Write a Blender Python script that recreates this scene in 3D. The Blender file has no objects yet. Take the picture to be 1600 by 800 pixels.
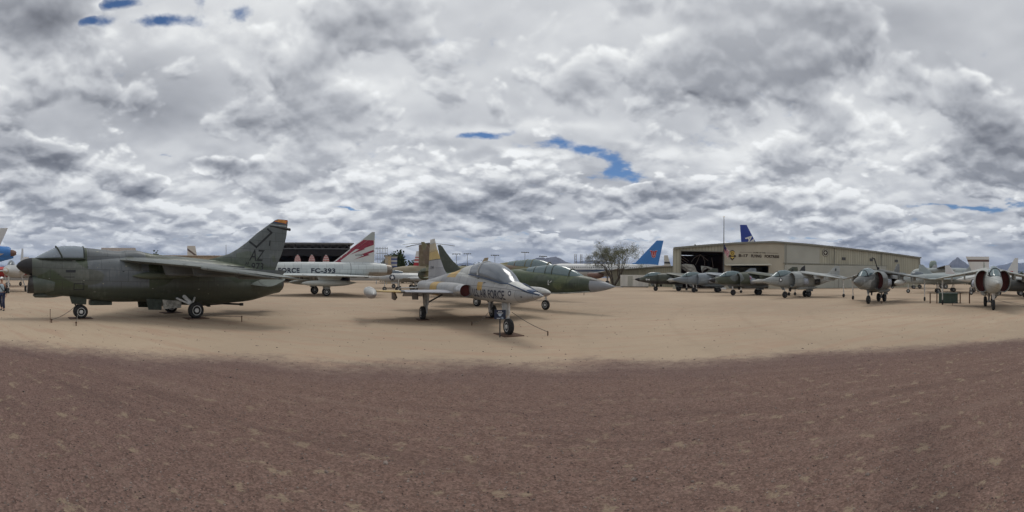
import bpy, bmesh, math, random
from mathutils import Vector, Matrix
from mathutils.bvhtree import BVHTree
R = math.radians
random.seed(7)
scn = bpy.context.scene
COL = scn.collection

# ------------------------------------------------------------------ camera (a cylindrical phone panorama), light, exposure
FPX, HORIZON, EYE, ROLL = 620.0, 433.0, 1.9, R(-0.4)
cam_d = bpy.data.cameras.new('panorama_camera')
cam_d.type = 'PANO'
cam_d.panorama_type = 'CENTRAL_CYLINDRICAL'
cam_d.central_cylindrical_range_u_min = -800 / FPX
cam_d.central_cylindrical_range_u_max = 800 / FPX
cam_d.central_cylindrical_range_v_min = -(800 - HORIZON) / FPX
cam_d.central_cylindrical_range_v_max = HORIZON / FPX
cam_d.clip_start = 0.1
cam_d.clip_end = 60000
cam = bpy.data.objects.new('camera', cam_d)
COL.objects.link(cam)
cam.matrix_world = Matrix.Translation((0, 0, EYE)) @ Matrix.Rotation(ROLL, 4, 'Y') @ Matrix.Rotation(R(90), 4, 'X')
scn.camera = cam

SUN_ELEV, SUN_AZ = R(58), R(8)      # high sun ahead of the camera, behind the cloud
sd = bpy.data.lights.new('sun', 'SUN')
sd.energy = 1.1
sd.angle = R(22)
sd.color = (1.0, 0.96, 0.9)
sun = bpy.data.objects.new('sun', sd)
COL.objects.link(sun)
sdir = Vector((math.sin(SUN_AZ) * math.cos(SUN_ELEV), math.cos(SUN_AZ) * math.cos(SUN_ELEV), math.sin(SUN_ELEV)))
sun.rotation_euler = sdir.to_track_quat('Z', 'Y').to_euler()

scn.render.engine = 'CYCLES'
scn.view_settings.view_transform = 'Standard'
scn.view_settings.look = 'None'
scn.view_settings.exposure = 0.12
scn.view_settings.gamma = 1.0
scn.view_settings.use_curve_mapping = False
scn.cycles.use_denoising = True
scn.cycles.max_bounces = 6
scn.cycles.volume_bounces = 0

# ------------------------------------------------------------------ node helpers
class NT:
    def __init__(s, tree):
        s.t = tree; s.n = tree.nodes; s.l = tree.links
    def new(s, typ, **kw):
        n = s.n.new(typ)
        for k, v in kw.items(): setattr(n, k, v)
        return n
    def put(s, node, idx, v):
        sock = node.inputs[idx]
        if isinstance(v, bpy.types.NodeSocket): s.l.new(v, sock)
        else:
            if sock.type == 'RGBA' and not hasattr(v, '__len__'): v = (v, v, v, 1)
            elif sock.type == 'RGBA' and len(v) == 3: v = (*v, 1)
            sock.default_value = v
    def math(s, op, a, b=None, c=None, clamp=False):
        n = s.new('ShaderNodeMath', operation=op); n.use_clamp = clamp
        s.put(n, 0, a)
        if b is not None: s.put(n, 1, b)
        if c is not None: s.put(n, 2, c)
        return n.outputs[0]
    def vmath(s, op, a, b=None, scale=None):
        n = s.new('ShaderNodeVectorMath', operation=op); s.put(n, 0, a)
        if b is not None: s.put(n, 1, b)
        if scale is not None: s.put(n, 3, scale)
        return n.outputs[1] if op in ('DOT_PRODUCT', 'LENGTH') else n.outputs[0]
    def comb(s, x, y, z=0.0):
        n = s.new('ShaderNodeCombineXYZ'); s.put(n, 0, x); s.put(n, 1, y); s.put(n, 2, z); return n.outputs[0]
    def sep(s, v):
        n = s.new('ShaderNodeSeparateXYZ'); s.put(n, 0, v); return n.outputs
    def noise(s, vec, scale, detail=4, rough=0.55, dist=0.0, lac=2.0):
        n = s.new('ShaderNodeTexNoise'); s.put(n, 'Vector', vec); s.put(n, 'Scale', scale)
        s.put(n, 'Detail', detail); s.put(n, 'Roughness', rough); s.put(n, 'Distortion', dist); s.put(n, 'Lacunarity', lac)
        return n.outputs[0]
    def noisec(s, vec, scale, detail=2):
        n = s.new('ShaderNodeTexNoise'); s.put(n, 'Vector', vec); s.put(n, 'Scale', scale); s.put(n, 'Detail', detail)
        return n.outputs[1]
    def ss(s, v, lo, hi, a=0.0, b=1.0):
        n = s.new('ShaderNodeMapRange', interpolation_type='SMOOTHSTEP')
        for i, x in enumerate((v, lo, hi, a, b)): s.put(n, i, x)
        return n.outputs[0]
    def lin(s, v, lo, hi, a=0.0, b=1.0):
        n = s.new('ShaderNodeMapRange')
        for i, x in enumerate((v, lo, hi, a, b)): s.put(n, i, x)
        return n.outputs[0]
    def mix(s, f, a, b, mode='MIX'):
        n = s.new('ShaderNodeMix', data_type='RGBA', blend_type=mode)
        s.put(n, 0, f); s.put(n, 6, a); s.put(n, 7, b); return n.outputs[2]

# ------------------------------------------------------------------ world: blue sky with a broken cloud deck
world = bpy.data.worlds.new('World'); scn.world = world; world.use_nodes = True
w = NT(world.node_tree); w.n.clear()
out = w.new('ShaderNodeOutputWorld')
bg = w.new('ShaderNodeBackground'); w.l.new(bg.outputs[0], out.inputs[0])
sky = w.new('ShaderNodeTexSky', sky_type='NISHITA'); sky.sun_disc = False
sky.sun_elevation = SUN_ELEV; sky.sun_rotation = SUN_AZ
sky.altitude = 800; sky.air_density = 1.0; sky.dust_density = 0.3; sky.ozone_density = 1.5
sky_col = w.vmath('MULTIPLY', sky.outputs[0], (0.036, 0.05, 0.064))
tc = w.new('ShaderNodeTexCoord').outputs['Generated']
d = w.sep(tc)
zc = w.math('MAXIMUM', d[2], 0.0)
hz = w.math('SQRT', w.math('ADD', w.math('MULTIPLY', d[0], d[0]), w.math('MULTIPLY', d[1], d[1])))
elev = w.math('DIVIDE', d[2], w.math('MAXIMUM', hz, 0.01))         # tangent of elevation
azim = w.math('ARCTAN2', d[0], d[1])
def deck(height_bias):
    """cloud-deck coordinates: the direction met with a flat layer overhead"""
    k = w.math('DIVIDE', 1.0, w.math('ADD', zc, height_bias))
    return w.comb(w.math('MULTIPLY', d[0], k), w.math('MULTIPLY', d[1], k), 0.0)
P = deck(0.20)
warp = w.vmath('SCALE', w.vmath('SUBTRACT', w.noisec(P, 1.1, 3), (0.5, 0.5, 0.5)), scale=0.22)
PW = w.vmath('ADD', P, warp)
# the same field a little higher up in elevation, for the light on the cloud tops
zu = w.math('ADD', zc, w.math('ADD', 0.010, w.math('MULTIPLY', zc, 0.035)))
k2 = w.math('DIVIDE', 1.0, w.math('ADD', zu, 0.20))
P2 = w.comb(w.math('MULTIPLY', d[0], k2), w.math('MULTIPLY', d[1], k2), 0.0)
PW2 = w.vmath('ADD', P2, warp)
def worley(v, sc, det=3.0):
    n = w.new('ShaderNodeTexVoronoi', feature='F1', voronoi_dimensions='2D'); w.put(n, 'Vector', v); w.put(n, 'Scale', sc); w.put(n, 'Detail', det); w.put(n, 'Roughness', 0.5)
    n.normalize = True
    return w.math('SUBTRACT', 1.0, n.outputs['Distance'])
def field(v):
    v = w.vmath('ADD', v, (3.7, 1.9, 0.4))
    return w.math('ADD', w.math('MULTIPLY', w.noise(v, 0.85, 7, 0.52), 0.62), w.math('MULTIPLY', worley(v, 1.9), 0.38))
f1, f2 = field(PW), field(PW2)
fine1 = w.noise(w.vmath('ADD', PW, (9, 2, 1)), 3.4, 7, 0.6)
relief = w.math('MULTIPLY', w.math('SUBTRACT', f1, f2), 6.0)
relief = w.math('MAXIMUM', w.math('MINIMUM', relief, 0.5), -0.35)
big = w.noise(w.vmath('ADD', P, (1.3, 7.7, 0)), 0.55, 5, 0.55)
wv = w.vmath('SUBTRACT', w.noisec(P, 2.0, 8), (0.5, 0.5, 0.5)); wv = w.sep(wv)
az_w = w.math('ADD', azim, w.math('MULTIPLY', wv[0], 0.40))
el_w = w.math('ADD', elev, w.math('MULTIPLY', wv[1], 0.16))
def blobs(lst):
    tot = None
    for (x, y, sx, sy, amp) in lst:
        a = w.math('DIVIDE', w.math('SUBTRACT', az_w, (x - 800) / FPX), sx / FPX)
        b = w.math('DIVIDE', w.math('SUBTRACT', el_w, (HORIZON - y) / FPX), sy / FPX)
        q = w.math('ADD', w.math('MULTIPLY', a, a), w.math('MULTIPLY', b, b))
        e = w.math('MULTIPLY', w.math('EXPONENT', w.math('MULTIPLY', q, -1.0)), amp)
        tot = e if tot is None else w.math('ADD', tot, e)
    return tot
holes = blobs([(728, 210, 44, 10, 1.0), (775, 214, 34, 9, .95), (880, 238, 60, 11, 1.0), (935, 252, 50, 12, 1.0), (980, 264, 38, 10, 1.0), (150, 40, 32, 12, .85), (190, 14, 44, 9, .85), (360, 30, 28, 12, .85),
               (250, 42, 46, 10, .8), (305, 10, 18, 14, .8), (262, 237, 40, 6, .8), (545, 327, 30, 4, .8), (1455, 308, 60, 6, .75), (1550, 312, 60, 9, 1.0), (835, 374, 300, 3, .35), (330, 374, 260, 4, .35), (1500, 350, 60, 4, .35), (1020, 368, 40, 6, .4), (1300, 372, 200, 4, .35)])
darks = blobs([(50, 35, 75, 42, 1.1), (30, 215, 60, 48, .8), (70, 250, 40, 20, .4), (350, 268, 66, 22, .95), (215, 298, 32, 16, .9), (40, 308, 45, 18, .5), (300, 165, 240, 50, .42), (520, 190, 120, 30, .2), (560, 50, 50, 40, .6), (700, 320, 170, 14, .5),
               (1330, 85, 200, 50, .6), (1560, 225, 130, 60, .8), (1190, 170, 150, 60, .42), (1330, 12, 120, 22, .6), (1180, 250, 60, 16, .3), (900, 110, 260, 70, .22), (1480, 130, 100, 50, .3), (420, 352, 300, 9, .15), (1130, 310, 160, 12, .35), (1040, 285, 50, 10, .5)])
brights = blobs([(820, 258, 50, 16, 1.1), (740, 275, 90, 16, .7), (160, 70, 60, 20, .6), (290, 60, 130, 26, .5), (560, 130, 60, 20, .4), (1100, 235, 110, 22, .45), (1480, 335, 70, 14, .9), (1340, 205, 80, 20, .45), (1290, 300, 100, 16, .45),
                 (1585, 138, 26, 16, .9), (285, 300, 60, 12, .6), (230, 330, 120, 12, .4), (40, 350, 150, 12, .3), (620, 205, 120, 22, .5), (600, 265, 60, 12, .4), (1240, 335, 120, 12, .4), (480, 320, 70, 12, .5), (830, 200, 120, 10, .4), (1000, 230, 60, 14, .4), (455, 160, 60, 16, .3)])
cover = w.ss(w.math('ADD', w.math('SUBTRACT', w.math('ADD', f1, 0.42), w.math('MULTIPLY', holes, 0.95)), w.math('ADD', w.math('MULTIPLY', w.math('SUBTRACT', fine1, 0.5), 1.6), w.math('MULTIPLY', w.math('SUBTRACT', w.noise(PW, 9.0, 5, 0.65), 0.5), 1.4))), 0.05, 0.70)
lowband = w.ss(elev, 0.42, 0.12)
thick = w.math('ADD', w.math('MULTIPLY', w.math('SUBTRACT', big, 0.5), 0.75), w.math('MULTIPLY', w.math('SUBTRACT', f1, 0.55), 0.45))
lum = w.math('SUBTRACT', 0.50, thick)
lum = w.math('ADD', lum, w.math('MULTIPLY', relief, w.math('ADD', 0.20, w.math('MULTIPLY', lowband, 0.22))))
lum = w.math('ADD', lum, w.math('MULTIPLY', w.math('SUBTRACT', fine1, 0.5), 0.10))
lum = w.math('SUBTRACT', lum, w.math('MULTIPLY', darks, w.math('MULTIPLY', w.ss(w.math('ADD', f1, w.math('MULTIPLY', fine1, 0.25)), 0.52, 0.78), 0.34)))
lum = w.math('ADD', lum, w.math('MULTIPLY', brights, w.math('MULTIPLY', w.ss(w.math('ADD', fine1, w.math('MULTIPLY', relief, 0.8)), 0.36, 0.70), 0.34)))
lum = w.math('ADD', lum, w.math('MULTIPLY', w.math('EXPONENT', w.math('MULTIPLY', elev, -14.0)), 0.06))
lum = w.math('MAXIMUM', w.math('MINIMUM', lum, 0.86), 0.16)
# nearer cumulus with crisp, billowing edges in front of the soft deck
def puff_coords(dz):
    zz = w.math('ADD', zc, dz); k = w.math('DIVIDE', 1.0, w.math('ADD', zz, 0.36))
    return w.comb(w.math('MULTIPLY', d[0], k), w.math('MULTIPLY', d[1], k), 0.0)
qw = w.vmath('SCALE', w.vmath('SUBTRACT', w.noisec(puff_coords(0.0), 2.6, 5), (0.5, 0.5, 0.5)), scale=0.13)
def puff(dz):
    v = w.vmath('ADD', w.vmath('ADD', puff_coords(dz), qw), (5.1, 2.3, 0))
    return w.math('ADD', w.math('MULTIPLY', w.noise(v, 2.1, 8, 0.47), 0.62), w.math('MULTIPLY', worley(v, 5.2, 3.5), 0.38))
g1 = puff(0.0); g2 = puff(w.math('ADD', 0.011, w.math('MULTIPLY', zc, 0.03)))
bias = w.math('SUBTRACT', w.math('MULTIPLY', darks, 0.15), w.math('ADD', w.math('MULTIPLY', brights, 0.04), w.math('MULTIPLY', holes, 0.25)))
bias = w.math('ADD', bias, w.math('MULTIPLY', lowband, 0.035))
g = w.math('ADD', g1, bias)
pm = w.ss(g, 0.560, 0.615)
rel = w.math('MULTIPLY', w.math('SUBTRACT', g1, g2), 9.0)
edge = w.ss(g, 0.72, 0.58)                         # thin, so brightly lit, rim
body = w.math('SUBTRACT', 0.475, w.math('MULTIPLY', w.math('MINIMUM', darks, 1.0), 0.23))
body = w.math('SUBTRACT', body, w.math('MULTIPLY', w.math('SUBTRACT', big, 0.5), 0.55))
plum = w.math('ADD', w.math('ADD', body, w.math('MULTIPLY', w.math('MAXIMUM', w.math('MINIMUM', rel, 0.6), -0.3), w.math('ADD', 0.20, w.math('MULTIPLY', lowband, 0.20)))), w.math('MULTIPLY', edge, w.math('MULTIPLY', w.math('ADD', 0.45, rel), 0.30)))
plum = w.math('ADD', plum, w.math('MULTIPLY', brights, 0.12))
lum = w.math('ADD', lum, 0.085)
lum = w.math('ADD', w.math('MULTIPLY', lum, w.math('SUBTRACT', 1.0, pm)), w.math('MULTIPLY', plum, pm))
lum = w.math('ADD', 0.5, w.math('MULTIPLY', w.math('SUBTRACT', lum, 0.475), 1.14))
lum = w.math('MAXIMUM', w.math('MINIMUM', lum, 0.95), 0.15)
cover = w.math('MAXIMUM', cover, pm)
ramp = w.mix(w.lin(lum, 0.15, 0.8), (0.90, 0.94, 1.05), (0.985, 1.0, 1.0))
cloud = w.vmath('MULTIPLY', ramp, w.comb(lum, lum, lum))
col = w.mix(cover, sky_col, cloud)
# below the horizon the far ground
col = w.mix(w.ss(d[2], -0.02, 0.0), (0.25, 0.21, 0.17), col)
w.l.new(col, bg.inputs[0]); bg.inputs[1].default_value = 1.0
world.cycles.sampling_method = 'MANUAL'
world.cycles.sample_map_resolution = 512

# ------------------------------------------------------------------ placing helpers
def B(x, dist, z=0.0):
    """a point at compass bearing x (in hundredths of the panorama's sweep) and a distance in metres"""
    a = (x - 800) / FPX
    return Vector((math.sin(a) * dist, math.cos(a) * dist, z))

# ------------------------------------------------------------------ materials
MATS = {}
def material(name):
    m = bpy.data.materials.new(name); m.use_nodes = True
    t = NT(m.node_tree); t.n.clear()
    o = t.new('ShaderNodeOutputMaterial'); p = t.new('ShaderNodeBsdfPrincipled'); t.l.new(p.outputs[0], o.inputs[0])
    MATS[name] = m
    return m, t, p
def paint(name, base, rough=0.55, metal=0.0, dirt=0.25, scale=1.6, patches=(), spec=0.4, panels=True, coat=0.0):
    """weathered aircraft paint. patches: (kind, args, colour) laid over the base in turn"""
    m, t, p = material(name)
    oc = t.new('ShaderNodeTexCoord').outputs['Object']
    c = t.mix(0.0, (*base, 1), (*base, 1))
    xyz = t.sep(oc)
    for pt in patches:
        kind, args, colr = pt
        if kind == 'camo':
            sc, th, off = args
            n = t.noise(t.vmath('ADD', t.vmath('MULTIPLY', oc, (1.0, 0.7, 1.5)), (off, off * 1.7, off * .3)), sc, 1.5, 0.4)
            f = t.ss(n, th, th + 0.015)
        elif kind == 'above':      # above a plane a*x + z > c
            a, cc, soft = args
            f = t.ss(t.math('ADD', xyz[2], t.math('MULTIPLY', xyz[0], a)), cc, cc + soft)
        elif kind == 'below':
            a, cc, soft = args
            f = t.math('SUBTRACT', 1.0, t.ss(t.math('ADD', xyz[2], t.math('MULTIPLY', xyz[0], a)), cc, cc + soft))
        elif kind == 'band':       # lo < ax*x+ay*y+az*z < hi
            (ax, ay, az_), lo, hi = args
            v = t.vmath('DOT_PRODUCT', oc, (ax, ay, az_))
            f = t.math('MULTIPLY', t.math('GREATER_THAN', v, lo), t.math('LESS_THAN', v, hi))
        elif kind == 'box':
            (x0, x1), (y0, y1), (z0, z1) = args
            f = None
            for q, lo, hi in ((xyz[0], x0, x1), (xyz[1], y0, y1), (xyz[2], z0, z1)):
                g = t.math('MULTIPLY', t.math('GREATER_THAN', q, lo), t.math('LESS_THAN', q, hi))
                f = g if f is None else t.math('MULTIPLY', f, g)
        c = t.mix(f, c, (*colr, 1))
    n1 = t.noise(t.vmath('MULTIPLY', oc, (0.5, 0.5, 1.4)), scale, 6, 0.62)
    n2 = t.noise(oc, scale * 7, 4, 0.6)
    st = t.noise(t.vmath('MULTIPLY', oc, (6, 6, 0.45)), 1.5, 3, 0.6)       # run-off streaks
    k = t.math('ADD', t.math('ADD', t.math('MULTIPLY', n1, 0.55), t.math('MULTIPLY', n2, 0.2)), t.math('MULTIPLY', st, 0.25))
    c = t.mix(t.math('MULTIPLY', t.ss(k, 0.62, 0.40), dirt), c, t.mix(0.6, c, (0.10, 0.085, 0.065, 1)))
    c = t.mix(t.math('MULTIPLY', t.ss(k, 0.46, 0.62), dirt * 0.9), c, t.mix(0.35, c, (0.5, 0.47, 0.42, 1)))
    if panels:
        br = t.new('ShaderNodeTexBrick'); br.offset = 0.37; br.squash = 1.0
        t.put(br, 'Vector', t.comb(t.math('ADD', xyz[0], 0.13), t.math('ADD', t.math('MULTIPLY', xyz[2], 1.0), t.math('MULTIPLY', xyz[1], 0.35)), 0))
        t.put(br, 'Scale', 1.0); t.put(br, 'Mortar Size', 0.012); t.put(br, 'Brick Width', 0.83); t.put(br, 'Row Height', 0.47); t.put(br, 'Mortar Smooth', 0.3)
        c = t.mix(t.math('MULTIPLY', br.outputs[1], 0.6), c, (0.03, 0.03, 0.03, 1))
        t.put(br, 'Color1', (0.38, 0.39, 0.40)); t.put(br, 'Color2', (0.60, 0.60, 0.59)); t.put(br, 'Mortar', (0.5, 0.5, 0.5)); t.put(br, 'Bias', 0.0)
        c = t.mix(0.5, c, br.outputs[0], 'OVERLAY')
    t.put(p, 'Base Color', c)
    t.put(p, 'Roughness', t.lin(n2, 0.2, 0.8, rough - 0.12, rough + 0.15))
    t.put(p, 'Metallic', metal); t.put(p, 'Specular IOR Level', spec)
    b = t.new('ShaderNodeBump'); t.put(b, 'Strength', 0.12); t.put(b, 'Distance', 0.02); t.put(b, 'Height', n1); t.l.new(b.outputs[0], p.inputs['Normal'])
    return m
def plain(name, base, rough=0.7, metal=0.0, var=0.25, scale=6.0, spec=0.4, emit=None):
    m, t, p = material(name)
    oc = t.new('ShaderNodeTexCoord').outputs['Object']
    n = t.noise(oc, scale, 5, 0.6)
    dark = tuple(v * (1 - var) for v in base); lite = tuple(min(1, v * (1 + var)) for v in base)
    t.put(p, 'Base Color', t.mix(t.ss(n, 0.35, 0.65), (*dark, 1), (*lite, 1)))
    t.put(p, 'Roughness', rough); t.put(p, 'Metallic', metal); t.put(p, 'Specular IOR Level', spec)
    return m

# ------------------------------------------------------------------ mesh collecting
def hermite(st, sub):
    """smooth resampling of station rows (monotone-ish cubic)"""
    if sub <= 1 or len(st) < 3: return [list(s) for s in st]
    n = len(st); m = []
    for i in range(n):
        row = []
        for c in range(len(st[0])):
            if i == 0 or i == n - 1:
                j = min(i, n - 2); row.append((st[j+1][c] - st[j][c]) / ((st[j+1][0] - st[j][0]) or 1e-6))
            else:
                d0 = (st[i][c] - st[i-1][c]) / ((st[i][0] - st[i-1][0]) or 1e-6); d1 = (st[i+1][c] - st[i][c]) / ((st[i+1][0] - st[i][0]) or 1e-6)
                row.append(0 if d0 * d1 <= 0 else 2 * d0 * d1 / (d0 + d1))
        m.append(row)
    o = []
    for i in range(n - 1):
        h = st[i+1][0] - st[i][0]
        for k in range(sub):
            u = k / sub; row = []
            for c in range(len(st[0])):
                a, b = st[i][c], st[i+1][c]
                row.append((2*u**3 - 3*u*u + 1) * a + (u**3 - 2*u*u + u) * h * m[i][c] + (-2*u**3 + 3*u*u) * b + (u**3 - u*u) * h * m[i+1][c])
            row[0] = st[i][0] + u * h
            o.append(row)
    o.append(list(st[-1]))
    return o
class MB:
    def __init__(s): s.v = []; s.f = []; s.m = []
    def add(s, vs, fs, mi=0):
        b = len(s.v); s.v += [tuple(v) for v in vs]; s.f += [tuple(i + b for i in f) for f in fs]; s.m += [mi] * len(fs); return s
    def loft(s, st, n=24, sub=4, cy=0.0, mi=0, cap=True, arc=None):
        """fuselage-like body along x. station: (x, z, halfwidth, up, down, exponent[, y])"""
        full = [list(q) + [2.0] * (6 - len(q)) if len(q) < 6 else list(q) for q in st]
        full = [q + [cy] if len(q) < 7 else q for q in full]
        rows = hermite(full, sub); vs = []; fs = []
        for (x, z, wd, up, dn, e, yy) in rows:
            for k in range(n):
                a = 2 * math.pi * k / n; ca, sa = math.cos(a), math.sin(a); p = 2.0 / e
                y = wd * math.copysign(abs(ca) ** p, ca); q = math.copysign(abs(sa) ** p, sa)
                vs.append((x, yy + y, z + (up if q >= 0 else dn) * q))
        for i in range(len(rows) - 1):
            for k in range(n):
                a = i * n + k; b = i * n + (k + 1) % n; fs.append((a, b, b + n, a + n))
        if cap:
            fs.append(tuple(range(n - 1, -1, -1))); fs.append(tuple(range((len(rows) - 1) * n, len(rows) * n)))
        return s.add(vs, fs, mi)
    def foil(s, secs, N, nx=9, mi=0):
        """lifting surface through sections (LE, TE, thickness); N is the thickness direction"""
        N = Vector(N).normalized(); us = [0.5 * (1 - math.cos(math.pi * i / nx)) for i in range(nx + 1)]
        vs = []; fs = []; m = 2 * nx
        def th(u): return 5 * (0.2969 * math.sqrt(u) - 0.126 * u - 0.3516 * u * u + 0.2843 * u ** 3 - 0.1015 * u ** 4) + 0.02 * u
        for LE, TE, tk in secs:
            LE, TE = Vector(LE), Vector(TE)
            for i in range(nx + 1): vs.append(LE.lerp(TE, us[i]) + N * tk * th(us[i]))
            for i in range(nx - 1, 0, -1): vs.append(LE.lerp(TE, us[i]) - N * tk * th(us[i]))
        for j in range(len(secs) - 1):
            for k in range(m): fs.append((j*m + k, j*m + (k+1) % m, (j+1)*m + (k+1) % m, (j+1)*m + k))
        fs.append(tuple(range(m - 1, -1, -1))); fs.append(tuple(range((len(secs) - 1) * m, len(secs) * m)))
        return s.add(vs, fs, mi)
    def tube(s, p, q, r0, r1=None, n=10, mi=0):
        p, q = Vector(p), Vector(q); r1 = r0 if r1 is None else r1
        ax = (q - p).normalized(); u = ax.orthogonal().normalized(); v = ax.cross(u); vs = []
        for c, r in ((p, r0), (q, r1)):
            for k in range(n):
                a = 2 * math.pi * k / n; vs.append(c + (u * math.cos(a) + v * math.sin(a)) * r)
        fs = [(k, (k+1) % n, n + (k+1) % n, n + k) for k in range(n)] + [tuple(range(n - 1, -1, -1)), tuple(range(n, 2*n))]
        return s.add(vs, fs, mi)
    def path(s, pts, r, n=8, mi=0):
        for a, b in zip(pts, pts[1:]): s.tube(a, b, r, r, n, mi)
        return s
    def lathe(s, c, axis, prof, n=24, mi=0):
        """profile (distance along axis, radius) turned about the axis through c"""
        c = Vector(c); ax = Vector(axis).normalized(); u = ax.orthogonal().normalized(); v = ax.cross(u); vs = []; fs = []
        for (h_, r_) in prof:
            for k in range(n):
                a = 2 * math.pi * k / n; vs.append(c + ax * h_ + (u * math.cos(a) + v * math.sin(a)) * r_)
        for i in range(len(prof) - 1):
            for k in range(n): fs.append((i*n + k, i*n + (k+1) % n, (i+1)*n + (k+1) % n, (i+1)*n + k))
        fs.append(tuple(range(n - 1, -1, -1))); fs.append(tuple(range((len(prof) - 1) * n, len(prof) * n)))
        return s.add(vs, fs, mi)
    def box(s, c, size, rz=0.0, mi=0, ry=0.0):
        M = Matrix.Translation(Vector(c)) @ Matrix.Rotation(rz, 4, 'Z') @ Matrix.Rotation(ry, 4, 'Y')
        vs = [M @ Vector((x * size[0] / 2, y * size[1] / 2, z * size[2] / 2)) for x in (-1, 1) for y in (-1, 1) for z in (-1, 1)]
        return s.add(vs, [(0, 1, 3, 2), (4, 6, 7, 5), (0, 4, 5, 1), (2, 3, 7, 6), (0, 2, 6, 4), (1, 5, 7, 3)], mi)
    def slab(s, pts, thick, mi=0):
        """flat polygon (3-D points) given a thickness vector"""
        t_ = Vector(thick); n = len(pts); vs = [Vector(p) for p in pts] + [Vector(p) + t_ for p in pts]
        fs = [tuple(range(n)), tuple(range(2*n - 1, n - 1, -1))] + [(i, i + n, (i+1) % n + n, (i+1) % n) for i in range(n)]
        return s.add(vs, fs, mi)
    def mirror(s):
        n = len(s.v); nf = len(s.f)
        s.v += [(x, -y, z) for x, y, z in s.v[:n]]; s.f += [tuple(i + n for i in reversed(f)) for f in s.f[:nf]]; s.m += s.m[:nf]; return s
    def build(s, name, mats, parent=None, smooth=35, bevel=0):
        me = bpy.data.meshes.new(name); me.from_pydata(s.v, [], s.f)
        if not isinstance(mats, (list, tuple)): mats = [mats]
        for m in mats: me.materials.append(m)
        for p_, mi in zip(me.polygons, s.m): p_.material_index = mi
        bm = bmesh.new(); bm.from_mesh(me); bmesh.ops.recalc_face_normals(bm, faces=bm.faces[:])
        bm.to_mesh(me); bm.free()
        if smooth:
            me.polygons.foreach_set('use_smooth', [True] * len(me.polygons)); me.set_sharp_from_angle(angle=R(smooth))
        o = bpy.data.objects.new(name, me); COL.objects.link(o)
        if parent is not None: o.parent = parent
        if bevel:
            b = o.modifiers.new('edge', 'BEVEL'); b.width = bevel; b.segments = 2; b.limit_method = 'ANGLE'
        return o
def tag(o, label=None, cat=None, group=None, kind=None):
    if label: o['label'] = label
    if cat: o['category'] = cat
    if group: o['group'] = group
    if kind: o['kind'] = kind
    return o
def thing(name, loc, rz=0.0, label=None, cat=None, group=None):
    o = bpy.data.objects.new(name, None); COL.objects.link(o); o.location = loc; o.rotation_euler = (0, 0, rz); o.empty_display_size = 0.5
    return tag(o, label, cat, group)

# ------------------------------------------------------------------ markings: flat shapes wrapped onto a surface
def text_polys(txt, bold=0.0, spacing=1.0):
    cu = bpy.data.curves.new('t', 'FONT'); cu.body = txt; cu.size = 1; cu.offset = bold; cu.space_character = spacing; cu.resolution_u = 4
    o = bpy.data.objects.new('t', cu); COL.objects.link(o)
    bpy.context.view_layer.update()
    me = bpy.data.meshes.new_from_object(o.evaluated_get(bpy.context.evaluated_depsgraph_get()))
    vs = [tuple(v.co[:2]) for v in me.vertices]; fs = [tuple(p.vertices) for p in me.polygons]
    bpy.data.objects.remove(o); bpy.data.meshes.remove(me); bpy.data.curves.remove(cu)
    return vs, fs
def fit2(vf, u0, v0, u1, v1, slant=0.0):
    vs, fs = vf; xs = [v[0] for v in vs]; ys = [v[1] for v in vs]
    ax, bx, ay, by = min(xs), max(xs), min(ys), max(ys)
    return [(u0 + (x - ax) / (bx - ax) * (u1 - u0) + slant * (y - ay) / (by - ay), v0 + (y - ay) / (by - ay) * (v1 - v0)) for x, y in vs], fs
def disc2(cx, cy, r, n=24, r2=None):
    if r2 is None: return [(cx + r * math.cos(2*math.pi*k/n), cy + r * math.sin(2*math.pi*k/n)) for k in range(n)], [tuple(range(n))]
    vs = [(cx + q * math.cos(2*math.pi*k/n), cy + q * math.sin(2*math.pi*k/n)) for q in (r, r2) for k in range(n)]
    return vs, [(k, (k+1) % n, n + (k+1) % n, n + k) for k in range(n)]
def star2(cx, cy, r, n=5, rot=90, inner=0.382):
    vs = [(cx, cy)] + [(cx + (r if k % 2 == 0 else r * inner) * math.cos(R(rot + k * 180 / n)), cy + (r if k % 2 == 0 else r * inner) * math.sin(R(rot + k * 180 / n))) for k in range(2*n)]
    return vs, [(0, 1 + k, 1 + (k+1) % (2*n)) for k in range(2*n)]
def poly2(*pts): return list(pts), [tuple(range(len(pts)))]
def line2(pts, wd):
    vs = []; fs = []
    for (a, b) in zip(pts, pts[1:]):
        dx, dy = b[0] - a[0], b[1] - a[1]; L = math.hypot(dx, dy) or 1; nx, ny = -dy / L * wd / 2, dx / L * wd / 2; ex, ey = dx / L * wd / 2, dy / L * wd / 2
        i = len(vs); vs += [(a[0]+nx-ex, a[1]+ny-ey), (b[0]+nx+ex, b[1]+ny+ey), (b[0]-nx+ex, b[1]-ny+ey), (a[0]-nx-ex, a[1]-ny-ey)]; fs.append((i, i+1, i+2, i+3))
    return vs, fs
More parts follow.
